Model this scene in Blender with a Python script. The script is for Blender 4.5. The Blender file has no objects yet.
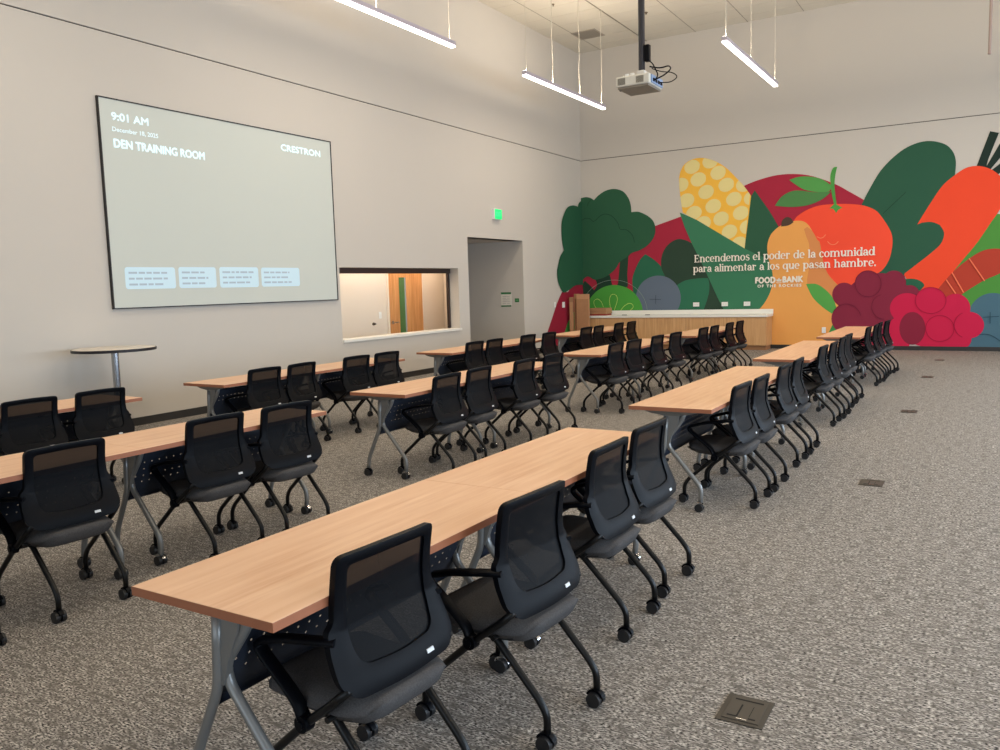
import bpy, bmesh, math, random
from mathutils import Vector, Matrix
random.seed(4)
SC = bpy.context.scene
COL = SC.collection
PI = math.pi

# ------------------------------------------------------------------ camera
CX, CZ, YAW, PITCH, ROLL, FPX = 9.1127, 1.5912, 0.5431, -0.1074, -0.0289, 814.5
fw = Vector((-math.sin(YAW)*math.cos(PITCH), math.cos(YAW)*math.cos(PITCH), math.sin(PITCH)))
rt = Vector((math.cos(YAW), math.sin(YAW), 0)); up = rt.cross(fw)
r2 = rt*math.cos(ROLL)+up*math.sin(ROLL); u2 = -rt*math.sin(ROLL)+up*math.cos(ROLL)
cd = bpy.data.cameras.new('camera'); cam = bpy.data.objects.new('camera', cd); COL.objects.link(cam)
cd.sensor_width = 36; cd.lens = FPX*36/1000; cd.clip_start = .05; cd.clip_end = 100
M = Matrix((r2, u2, -fw)).transposed().to_4x4(); M.translation = Vector((CX, 0, CZ)); cam.matrix_world = M
SC.camera = cam
SC.view_settings.view_transform = 'Standard'; SC.view_settings.look = 'None'
SC.view_settings.exposure = -0.22; SC.view_settings.gamma = 1; SC.view_settings.use_curve_mapping = False

# ------------------------------------------------------------------ room sizes
L = 19.3865; ZT = 4.739; ZC = 7.388; XR = 13.5; YN = -4.0

# ------------------------------------------------------------------ world (daylight outside the windows)
w = bpy.data.worlds.new('world'); SC.world = w; w.use_nodes = True
w.node_tree.nodes['Background'].inputs[0].default_value = (.62, .78, 1, 1)
w.node_tree.nodes['Background'].inputs[1].default_value = 1.0

# ------------------------------------------------------------------ lights
def area(name, loc, rot, sx, sy, power, col, spread=PI):
    l = bpy.data.lights.new(name, 'AREA'); l.shape = 'RECTANGLE'; l.size = sx; l.size_y = sy
    l.energy = power; l.color = col; l.spread = spread
    o = bpy.data.objects.new(name, l); COL.objects.link(o); o.location = loc; o.rotation_euler = rot
    return o
WARM = (1, .86, .68); COOL = (.66, .82, 1)
# daylight through the side windows (+x wall) and the windows behind the camera
for i, yy in enumerate((1.5, 6.0, 10.5, 15.0)):
    area('window_daylight', (XR-.03, yy, 1.75), (0, PI/2, 0), 2.3, 3.2, 240, COOL)
area('rear_window_daylight', (7.5, YN+.03, 1.9), (PI/2, 0, 0), 8, 2.4, 120, COOL)
# lamps of the pendant rows (down and up)
LAMPS = [(1.79, 15.05, 3.5), (1.79, 9.3, 3.6), (1.79, 3.5, 3.6), (5.36, 15.2, 3.6), (5.36, 9.3, 3.6), (5.36, 3.5, 3.6),
         (9.0, 15.2, 3.6), (9.0, 9.3, 3.6), (9.0, 3.5, 3.6), (12.2, 15.2, 3.6), (12.2, 9.3, 3.6), (12.2, 3.5, 3.6)]
HP = 5.39
for x, y, ln in LAMPS:
    area('pendant_downlight', (x, y, HP-.06), (0, 0, 0), .06, ln, 40, WARM)
    area('pendant_uplight', (x, y, HP+.07), (PI, 0, 0), .05, ln, 58, WARM)

# ------------------------------------------------------------------ helpers
def lin(c):
    c = c/255.
    return c/12.92 if c <= .04045 else ((c+.055)/1.055)**2.4
def rgb(c, k=1.0): return (min(1, lin(c[0])*k), min(1, lin(c[1])*k), min(1, lin(c[2])*k), 1)
def mat(name, col, rough=.5, metal=0, noise=None, bump=None, spec=.5, emit=None):
    m = bpy.data.materials.new(name); m.use_nodes = True; nt = m.node_tree; b = nt.nodes['Principled BSDF']
    b.inputs['Base Color'].default_value = col; b.inputs['Roughness'].default_value = rough
    b.inputs['Metallic'].default_value = metal; b.inputs['Specular IOR Level'].default_value = spec
    tc = nt.nodes.new('ShaderNodeTexCoord')
    if noise:   # (scale, amount)
        n = nt.nodes.new('ShaderNodeTexNoise'); n.inputs['Scale'].default_value = noise[0]; n.inputs['Detail'].default_value = 4
        nt.links.new(tc.outputs['Object'], n.inputs['Vector'])
        mx = nt.nodes.new('ShaderNodeMix'); mx.data_type = 'RGBA'
        a = noise[1]
        mx.inputs[6].default_value = (col[0]*(1-a), col[1]*(1-a), col[2]*(1-a), 1)
        mx.inputs[7].default_value = (min(1, col[0]*(1+a)), min(1, col[1]*(1+a)), min(1, col[2]*(1+a)), 1)
        nt.links.new(n.outputs['Fac'], mx.inputs[0]); nt.links.new(mx.outputs[2], b.inputs['Base Color'])
    if bump:
        n = nt.nodes.new('ShaderNodeTexNoise'); n.inputs['Scale'].default_value = bump[0]; n.inputs['Detail'].default_value = 3
        nt.links.new(tc.outputs['Object'], n.inputs['Vector'])
        bp = nt.nodes.new('ShaderNodeBump'); bp.inputs['Strength'].default_value = bump[1]; bp.inputs['Distance'].default_value = .01
        nt.links.new(n.outputs['Fac'], bp.inputs['Height']); nt.links.new(bp.outputs[0], b.inputs['Normal'])
    if emit:
        b.inputs['Emission Color'].default_value = emit[0]; b.inputs['Emission Strength'].default_value = emit[1]
    return m
def streak(name, c0, c1, scale, rough=.5, c2=None, sc2=None, spec=.5, bump=0, lo=.35, hi=.65):
    """two-tone noise stretched along an axis (wood grain, carpet heather)"""
    m = bpy.data.materials.new(name); m.use_nodes = True; nt = m.node_tree; b = nt.nodes['Principled BSDF']
    b.inputs['Roughness'].default_value = rough; b.inputs['Specular IOR Level'].default_value = spec
    tc = nt.nodes.new('ShaderNodeTexCoord'); mp = nt.nodes.new('ShaderNodeMapping'); mp.inputs['Scale'].default_value = scale
    nt.links.new(tc.outputs['Object'], mp.inputs['Vector'])
    n = nt.nodes.new('ShaderNodeTexNoise'); n.inputs['Scale'].default_value = 1; n.inputs['Detail'].default_value = 5; n.inputs['Roughness'].default_value = .6
    nt.links.new(mp.outputs[0], n.inputs['Vector'])
    cr = nt.nodes.new('ShaderNodeValToRGB'); cr.color_ramp.elements[0].position = lo; cr.color_ramp.elements[1].position = hi
    cr.color_ramp.elements[0].color = c0; cr.color_ramp.elements[1].color = c1
    nt.links.new(n.outputs['Fac'], cr.inputs[0]); out = cr.outputs[0]
    if sc2:
        mp2 = nt.nodes.new('ShaderNodeMapping'); mp2.inputs['Scale'].default_value = sc2
        nt.links.new(tc.outputs['Object'], mp2.inputs['Vector'])
        n2 = nt.nodes.new('ShaderNodeTexNoise'); n2.inputs['Scale'].default_value = 1; n2.inputs['Detail'].default_value = 3
        nt.links.new(mp2.outputs[0], n2.inputs['Vector'])
        r = nt.nodes.new('ShaderNodeMapRange'); r.inputs[1].default_value = .4; r.inputs[2].default_value = .7
        nt.links.new(n2.outputs['Fac'], r.inputs[0])
        mx = nt.nodes.new('ShaderNodeMix'); mx.data_type = 'RGBA'; nt.links.new(r.outputs[0], mx.inputs[0])
        nt.links.new(out, mx.inputs[6]); mx.inputs[7].default_value = c2; out = mx.outputs[2]
    nt.links.new(out, b.inputs['Base Color'])
    if bump:
        bp = nt.nodes.new('ShaderNodeBump'); bp.inputs['Strength'].default_value = bump; bp.inputs['Distance'].default_value = .01
        nt.links.new(n.outputs['Fac'], bp.inputs['Height']); nt.links.new(bp.outputs[0], b.inputs['Normal'])
    return m
def mesh(bm, name, m, smooth=False, angle=None):
    me = bpy.data.meshes.new(name); bmesh.ops.recalc_face_normals(bm, faces=bm.faces); bm.to_mesh(me); bm.free()
    for mm in (m if isinstance(m, (list, tuple)) else [m]): me.materials.append(mm)
    if smooth:
        for p in me.polygons: p.use_smooth = True
        if angle: me.set_sharp_from_angle(angle=math.radians(angle))
    return me
def obj(name, bm, m, parent=None, smooth=False, angle=None, loc=None):
    o = bpy.data.objects.new(name, mesh(bm, name, m, smooth, angle)); COL.objects.link(o); o.parent = parent
    if loc: o.location = loc
    return o
def thing(name, label, cat, loc=(0, 0, 0), rz=0, group=None):
    o = bpy.data.objects.new(name, None); COL.objects.link(o); o.location = loc; o.rotation_euler = (0, 0, rz); o.empty_display_size = .1
    return tag(o, label, cat, group)
def tag(o, label, cat, group=None):
    o['label'] = label; o['category'] = cat
    if group: o['group'] = group
    return o
def struct(name, bm, m, smooth=False):
    o = obj(name, bm, m, None, smooth); o['kind'] = 'structure'; return o
def box(bm, x0, x1, y0, y1, z0, z1, bev=0, mi=0):
    r = bmesh.ops.create_cube(bm, size=1); vs = r['verts']
    for v in vs: v.co = Vector(((x0+x1)/2+v.co.x*(x1-x0), (y0+y1)/2+v.co.y*(y1-y0), (z0+z1)/2+v.co.z*(z1-z0)))
    fs = list({f for v in vs for f in v.link_faces})
    for f in fs: f.material_index = mi
    if bev:
        es = list({e for v in vs for e in v.link_edges})
        r = bmesh.ops.bevel(bm, geom=es, offset=bev, segments=2, affect='EDGES', profile=.5)
        for f in r['faces']: f.material_index = mi
    return bm
def nb(*a, **k): return box(bmesh.new(), *a, **k)
def quad(bm, pts, mi=0):
    f = bm.faces.new([bm.verts.new(p) for p in pts]); f.material_index = mi; return f
def fillet(pts, rad, n=4):
    """round the corners of a polyline"""
    pts = [Vector(p) for p in pts]; out = [pts[0]]
    for i in range(1, len(pts)-1):
        a, b, c = pts[i-1], pts[i], pts[i+1]; r = min(rad, (a-b).length*.48, (c-b).length*.48)
        p = b+(a-b).normalized()*r; q = b+(c-b).normalized()*r
        for k in range(n+1):
            t = k/n; out.append(p*(1-t)**2+b*2*t*(1-t)+q*t*t)
    out.append(pts[-1]); return out
def sweep(bm, pts, prof, cap=True, up0=(0, 1, 0), scale=None):
    """sweep a closed 2-D profile [(a,b)] along pts; a runs along the side axis, b along the normal"""
    pts = [Vector(p) for p in pts]; rings = []; side = Vector(up0)
    for i, p in enumerate(pts):
        t = (pts[min(i+1, len(pts)-1)]-pts[max(i-1, 0)]).normalized()
        s = (side-t*side.dot(t))
        if s.length < 1e-4: s = t.orthogonal()
        s.normalize(); nrm = t.cross(s); side = s
        k = scale[i] if scale else (1, 1)
        rings.append([bm.verts.new(p+s*a*k[0]+nrm*b*k[1]) for a, b in prof])
    n = len(prof)
    for i in range(len(rings)-1):
        for j in range(n):
            bm.faces.new((rings[i][j], rings[i][(j+1) % n], rings[i+1][(j+1) % n], rings[i+1][j]))
    if cap: bm.faces.new(rings[0][::-1]); bm.faces.new(rings[-1])
    return bm
def circle(r, n=10): return [(r*math.cos(2*PI*i/n), r*math.sin(2*PI*i/n)) for i in range(n)]
def tube(bm, pts, r, n=10, fil=.03, up0=(0, 1, 0)): return sweep(bm, fillet(pts, fil) if fil else pts, circle(r, n), up0=up0)
def rrect(a, b, r=.3):
    """rounded rectangle profile half sizes a,b"""
    k = min(a, b)*r*2
    return [(a, b-k), (a-k, b), (-a+k, b), (-a, b-k), (-a, -b+k), (-a+k, -b), (a-k, -b), (a, -b+k)]
def cyl(bm, c, axis, r, h, n=20, r2=None, mi=0):
    """cylinder centred at c along axis"""
    axis = Vector(axis).normalized(); q = Vector((0, 0, 1)).rotation_difference(axis).to_matrix().to_4x4()
    res = bmesh.ops.create_cone(bm, cap_ends=True, segments=n, radius1=r, radius2=r if r2 is None else r2, depth=h, matrix=Matrix.Translation(Vector(c)) @ q)
    for f in {f for v in res['verts'] for f in v.link_faces}: f.material_index = mi
    return bm
def lathe(bm, prof, n=24, c=(0, 0, 0)):
    rings = []
    for r, z in prof:
        rings.append([bm.verts.new((c[0]+r*math.cos(2*PI*i/n), c[1]+r*math.sin(2*PI*i/n), c[2]+z)) for i in range(n)])
    for a in range(len(rings)-1):
        for j in range(n): bm.faces.new((rings[a][j], rings[a][(j+1) % n], rings[a+1][(j+1) % n], rings[a+1][j]))
    bm.faces.new(rings[0][::-1]); bm.faces.new(rings[-1]); return bm

# ------------------------------------------------------------------ materials
M_WALL = mat('wall_paint', rgb((222, 215, 205), .84), .75, noise=(1.2, .015), bump=(180, .05))
M_CEIL = mat('ceiling_board', rgb((232, 224, 208), .86), .8, noise=(60, .03), bump=(90, .15))
M_GAP = mat('dark_joint', rgb((70, 66, 62)), .8)
M_BASE = mat('rubber_base', rgb((44, 42, 40)), .55)
M_CARPET = streak('carpet', rgb((42, 39, 37)), rgb((214, 207, 199)), (66, 150, 70), .95, rgb((108, 103, 98)), (14, 40, 14), spec=.1, bump=.5, lo=.41, hi=.61)
M_WOOD = streak('beech_laminate', rgb((216, 166, 128)), rgb((240, 202, 168)), (26, 1.6, 30), .42, rgb((228, 184, 147)), (9, .7, 9), spec=.4, lo=.32, hi=.7)
M_EDGE = mat('tabletop_edge', rgb((158, 98, 68)), .5, noise=(30, .08))
M_BLACK = mat('black_plastic', rgb((5, 7, 13)), .45, bump=(400, .05), spec=.10)
M_STEELBLK = mat('black_powder_coat', rgb((11, 11, 12)), .35, spec=.3)
M_FAB = mat('grey_seat_fabric', rgb((84, 82, 82)), .95, noise=(230, .6), bump=(500, .5), spec=.1)
M_SHELL = mat('seat_underside', rgb((20, 20, 21)), .6)
M_SILVER = mat('silver_powder_coat', rgb((134, 134, 132)), .38, metal=.5)
M_CHROME = mat('chrome', rgb((220, 220, 220)), .15, metal=1)
M_RUBBER = mat('caster_tyre', rgb((26, 26, 28)), .5)
M_TAG = mat('white_tag', rgb((215, 218, 222)), .4)
M_OAK = streak('oak_veneer', rgb((196, 146, 96)), rgb((222, 178, 128)), (30, 30, 1.6), .45, rgb((206, 158, 108)), (3, 3, .6))
M_WHITE = mat('white_laminate', rgb((240, 238, 230)), .35)
M_PLATE = mat('white_plastic', rgb((238, 238, 235)), .35)
M_CARD = mat('cardboard', rgb((176, 130, 92)), .85, noise=(14, .12))
M_CARD2 = mat('cardboard_inside', rgb((150, 108, 76)), .85, noise=(14, .12))

def alpha_mat(name, col, rough, kind, a):
    m = bpy.data.materials.new(name); m.use_nodes = True; nt = m.node_tree; b = nt.nodes['Principled BSDF']
    b.inputs['Base Color'].default_value = col; b.inputs['Roughness'].default_value = rough; b.inputs['Specular IOR Level'].default_value = .12
    out = nt.nodes['Material Output']; tr = nt.nodes.new('ShaderNodeBsdfTransparent'); mx = nt.nodes.new('ShaderNodeMixShader')
    nt.links.new(b.outputs[0], mx.inputs[1]); nt.links.new(tr.outputs[0], mx.inputs[2]); nt.links.new(mx.outputs[0], out.inputs[0])
    if kind == 'even': mx.inputs[0].default_value = a
    else:
        # staggered round holes on a 40 mm grid in the sheet's own y and z
        tc = nt.nodes.new('ShaderNodeTexCoord'); sp = nt.nodes.new('ShaderNodeSeparateXYZ'); nt.links.new(tc.outputs['Object'], sp.inputs[0])
        def mth(op, x, y=None):
            n = nt.nodes.new('ShaderNodeMath'); n.operation = op
            for i, v in enumerate((x, y)):
                if v is None: continue
                if isinstance(v, (int, float)): n.inputs[i].default_value = v
                else: nt.links.new(v, n.inputs[i])
            return n.outputs[0]
        def cell(q, st):
            q = mth('DIVIDE', q, st); q = mth('FRACT', q); q = mth('SUBTRACT', q, .5); q = mth('MULTIPLY', q, st); return mth('MULTIPLY', q, q)
        d = mth('ADD', cell(sp.outputs[1], .050), cell(sp.outputs[2], .041)); hole = mth('LESS_THAN', d, .000017)
        # only between the solid borders of the sheet
        band = mth('LESS_THAN', mth('ABSOLUTE', mth('SUBTRACT', sp.outputs[2], .545)), .085)
        nt.links.new(mth('MULTIPLY', hole, band), mx.inputs[0])
    return m
M_MESH = alpha_mat('black_back_mesh', rgb((4, 5, 9)), .6, 'even', .05)
M_PERF = alpha_mat('perforated_sheet', rgb((46, 52, 64)), .4, 'holes', 0)

# ------------------------------------------------------------------ the room
bm = nb(-4, XR+.2, YN-.2, L+.2, -.1, 0); struct('floor', bm, M_CARPET)
# ceiling: boards with thin joints every 1.2 m
bm = nb(-.3, XR+.2, YN-.2, L+.2, ZC, ZC+.1); struct('ceiling', bm, M_CEIL)
bm = bmesh.new()
for i in range(11):
    x = .6+1.205*i
    wd = .03 if i == 1 else .012
    box(bm, x-wd/2, x+wd/2, YN, L, ZC-.004, ZC+.002)
struct('trim_1', bm, mat('ceiling_joint', rgb((150, 142, 128)), .8))
bm = bmesh.new()
for i in range(32):
    y = L-.45-.61*i
    if y > YN: box(bm, 0, XR, y-.004, y+.004, ZC-.002, ZC+.002)
struct('trim_2', bm, mat('ceiling_cross_joint', rgb((204, 196, 180)), .8))

# left wall with the service window opening and the alcove opening
WY0, WY1, WZ0, WZ1 = 10.129, 13.60, .80, 1.989
DY0, DY1, DZ = 13.973, 16.247, 2.62
TH = .30
bm = bmesh.new()
box(bm, -TH, 0, YN, WY0, 0, ZT-.008); box(bm, -TH, 0, WY0, WY1, 0, WZ0-.045); box(bm, -TH, 0, WY0, WY1, WZ1, ZT-.008)
box(bm, -TH, 0, WY1, DY0, 0, ZT-.008); box(bm, -TH, 0, DY0, DY1, DZ, ZT-.008); box(bm, -TH, 0, DY1, L+.2, 0, ZT-.008)
box(bm, -TH, 0, YN, L+.2, ZT+.008, ZC+.05); box(bm, -TH, -.02, YN, L+.2, ZT-.01, ZT+.01, mi=1)
struct('wall_left', bm, [M_WALL, M_GAP])
bm = bmesh.new()
box(bm, 0, XR, L, L+.2, 0, ZT-.008); box(bm, 0, XR, L, L+.2, ZT+.008, ZC+.05); box(bm, 0, XR, L+.02, L+.2, ZT-.01, ZT+.01, mi=1)
struct('wall_back', bm, [M_WALL, M_GAP])
# right wall and rear wall with the windows the daylight comes from
bm = bmesh.new()
ws = [(-.1, 3.1), (4.4, 7.6), (8.9, 12.1), (13.4, 16.6)]
box(bm, XR, XR+.2, YN, L, 0, .6); box(bm, XR, XR+.2, YN, L, 2.9, ZC+.05); e = YN
for a, b in ws: box(bm, XR, XR+.2, e, a, .6, 2.9); e = b
box(bm, XR, XR+.2, e, L, .6, 2.9); struct('wall_right', bm, M_WALL)
bm = bmesh.new(); box(bm, -.3, XR+.2, YN-.2, YN, 0, ZC+.05); struct('wall_rear', bm, M_WALL)
# baseboards (black rubber cove)
bm = bmesh.new()
for a, b in ((YN, DY0), (DY1, L)): box(bm, .0, .012, a, b, 0, .1)
box(bm, -TH, .0, DY1-.012, DY1, 0, .1)
struct('baseboard_left', bm, M_BASE)
struct('baseboard_back', nb(0, XR, L-.012, L, 0, .09), M_BASE)
# alcove
M_ALC = M_WALL
bm = bmesh.new()
box(bm, -2.6, -TH, DY1, DY1+.12, 0, DZ+.1); box(bm, -2.6, -.02, DY0+.3, DY1, DZ, DZ+.1); box(bm, -2.7, -2.6, DY0-.2, DY1+.1, 0, DZ+.1)
struct('wall_alcove', bm, M_ALC)
bm = bmesh.new()  # angled partition between alcove and the room behind the window
for (x0, y0), (x1, y1) in [((-TH+.001, 13.80), (-1.15, 14.75)), ((-1.15, 14.75), (-2.6, 14.75))]:
    d = Vector((x1-x0, y1-y0, 0)).normalized(); n = Vector((-d.y, d.x, 0))*.05
    vs = []
    for z in (0, DZ+.1):
        vs.append([bm.verts.new((x0+n.x, y0+n.y, z)), bm.verts.new((x1+n.x, y1+n.y, z)), bm.verts.new((x1-n.x, y1-n.y, z)), bm.verts.new((x0-n.x, y0-n.y, z))])
    bm.faces.new(vs[0][::-1]); bm.faces.new(vs[1])
    for i in range(4): bm.faces.new((vs[0][i], vs[0][(i+1) % 4], vs[1][(i+1) % 4], vs[1][i]))
struct('wall_partition', bm, mat('partition_paint', rgb((236, 222, 206), .9), .8))
# room behind the service window
M_PINK = mat('office_paint', rgb((236, 222, 206), .9), .8)
DX = -1.0
bm = bmesh.new()
box(bm, DX-.1, DX, 9.3, 12.56, 0, 2.7); box(bm, DX-.1, DX, 13.74, 14.70, 0, 2.7); box(bm, DX-.1, DX, 12.56, 13.74, 2.15, 2.7)
box(bm, DX-.1, -TH, 9.2, 9.3, 0, 2.7); box(bm, DX-.1, -TH, 9.2, 14.4, 2.7, 2.8)
struct('wall_office', bm, M_PINK)
area('office_ceiling_light', (-.65, 11.9, 2.66), (0, 0, 0), .5, 4.4, 62, (1, .86, .72))

# service window: sill, header track, stiles, glass
wo = bpy.data.objects.new('window_1', None); COL.objects.link(wo); wo.location = (0, WY0, WZ0); wo['kind'] = 'structure'
def wpart(name, bm, m):
    for v in bm.verts: v.co -= Vector((0, WY0, WZ0))
    return obj(name, bm, m, wo)
wpart('sill', nb(-TH, .035, WY0-.0, WY1+.03, WZ0-.045, WZ0, bev=.004), M_WHITE)
M_BRONZE = mat('bronze_aluminium', rgb((72, 60, 56)), .4, metal=.4)
bm = bmesh.new(); box(bm, -.27, -.19, WY0, WY1, WZ1-.095, WZ1); box(bm, -.27, -.215, WY1-.05, WY1, WZ0, WZ1-.095); box(bm, -.27, -.215, WY0, WY0+.03, WZ0, WZ1-.095)
wpart('frame', bm, M_BRONZE)
g = bpy.data.materials.new('window_glass'); g.use_nodes = True; b = g.node_tree.nodes['Principled BSDF']
b.inputs['Base Color'].default_value = (.97, .99, .98, 1); b.inputs['Roughness'].default_value = .02; b.inputs['Transmission Weight'].default_value = 1; b.inputs['IOR'].default_value = 1.02
wpart('glass', nb(-.246, -.24, WY0+.03, WY1-.05, WZ0, WZ1-.095), g)
bm = bmesh.new()
for z in (1.02, 1.62): cyl(bm, (-.07, WY0+.012, z), (0, 1, 0), .018, .02, 12)
wpart('latch', bm, M_CHROME)

# door behind the window
do = bpy.data.objects.new('door_1', None); COL.objects.link(do); do.location = (DX, 12.6, 0); do['kind'] = 'structure'
def dpart(name, bm, m, parent=None):
    for v in bm.verts: v.co -= Vector((DX, 12.6, 0))
    return obj(name, bm, m, parent or do)
bm = bmesh.new(); y0, y1, g0, g1, gz = 12.60, 13.70, 12.93, 13.17, 1.84
box(bm, DX-.02, DX+.02, y0, g0, .01, 2.12); box(bm, DX-.02, DX+.02, g1, y1, .01, 2.12); box(bm, DX-.02, DX+.02, g0, g1, gz, 2.12); box(bm, DX-.02, DX+.02, g0, g1, .01, .25)
dpart('panel', bm, streak('door_veneer', rgb((186, 122, 66)), rgb((216, 156, 98)), (22, 22, 1.4), .4))
dpart('pane', nb(DX-.006, DX+.006, g0, g1-.045, .25, gz), mat('green_backed_glass', rgb((62, 108, 58)), .08))
dpart('glass_strip', nb(DX-.006, DX+.006, g1-.045, g1, .25, gz), mat('pale_glass', rgb((150, 160, 172)), .1))
bm = bmesh.new(); cyl(bm, (DX+.03, 12.68, .96), (1, 0, 0), .033, .02, 20); cyl(bm, (DX+.06, 12.68, .96), (1, 0, 0), .012, .05, 10); box(bm, DX+.075, DX+.095, 12.67, 12.80, .95, .972, bev=.004)
dpart('handle', bm, M_CHROME)
bm = bmesh.new(); box(bm, DX-.05, DX+.03, 12.555, 12.6, 0, 2.15); box(bm, DX-.05, DX+.03, 13.70, 13.745, 0, 2.15); box(bm, DX-.05, DX+.03, 12.555, 13.745, 2.12, 2.17)
dpart('frame', bm, mat('door_frame_paint', rgb((226, 212, 196)), .5))
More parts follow.
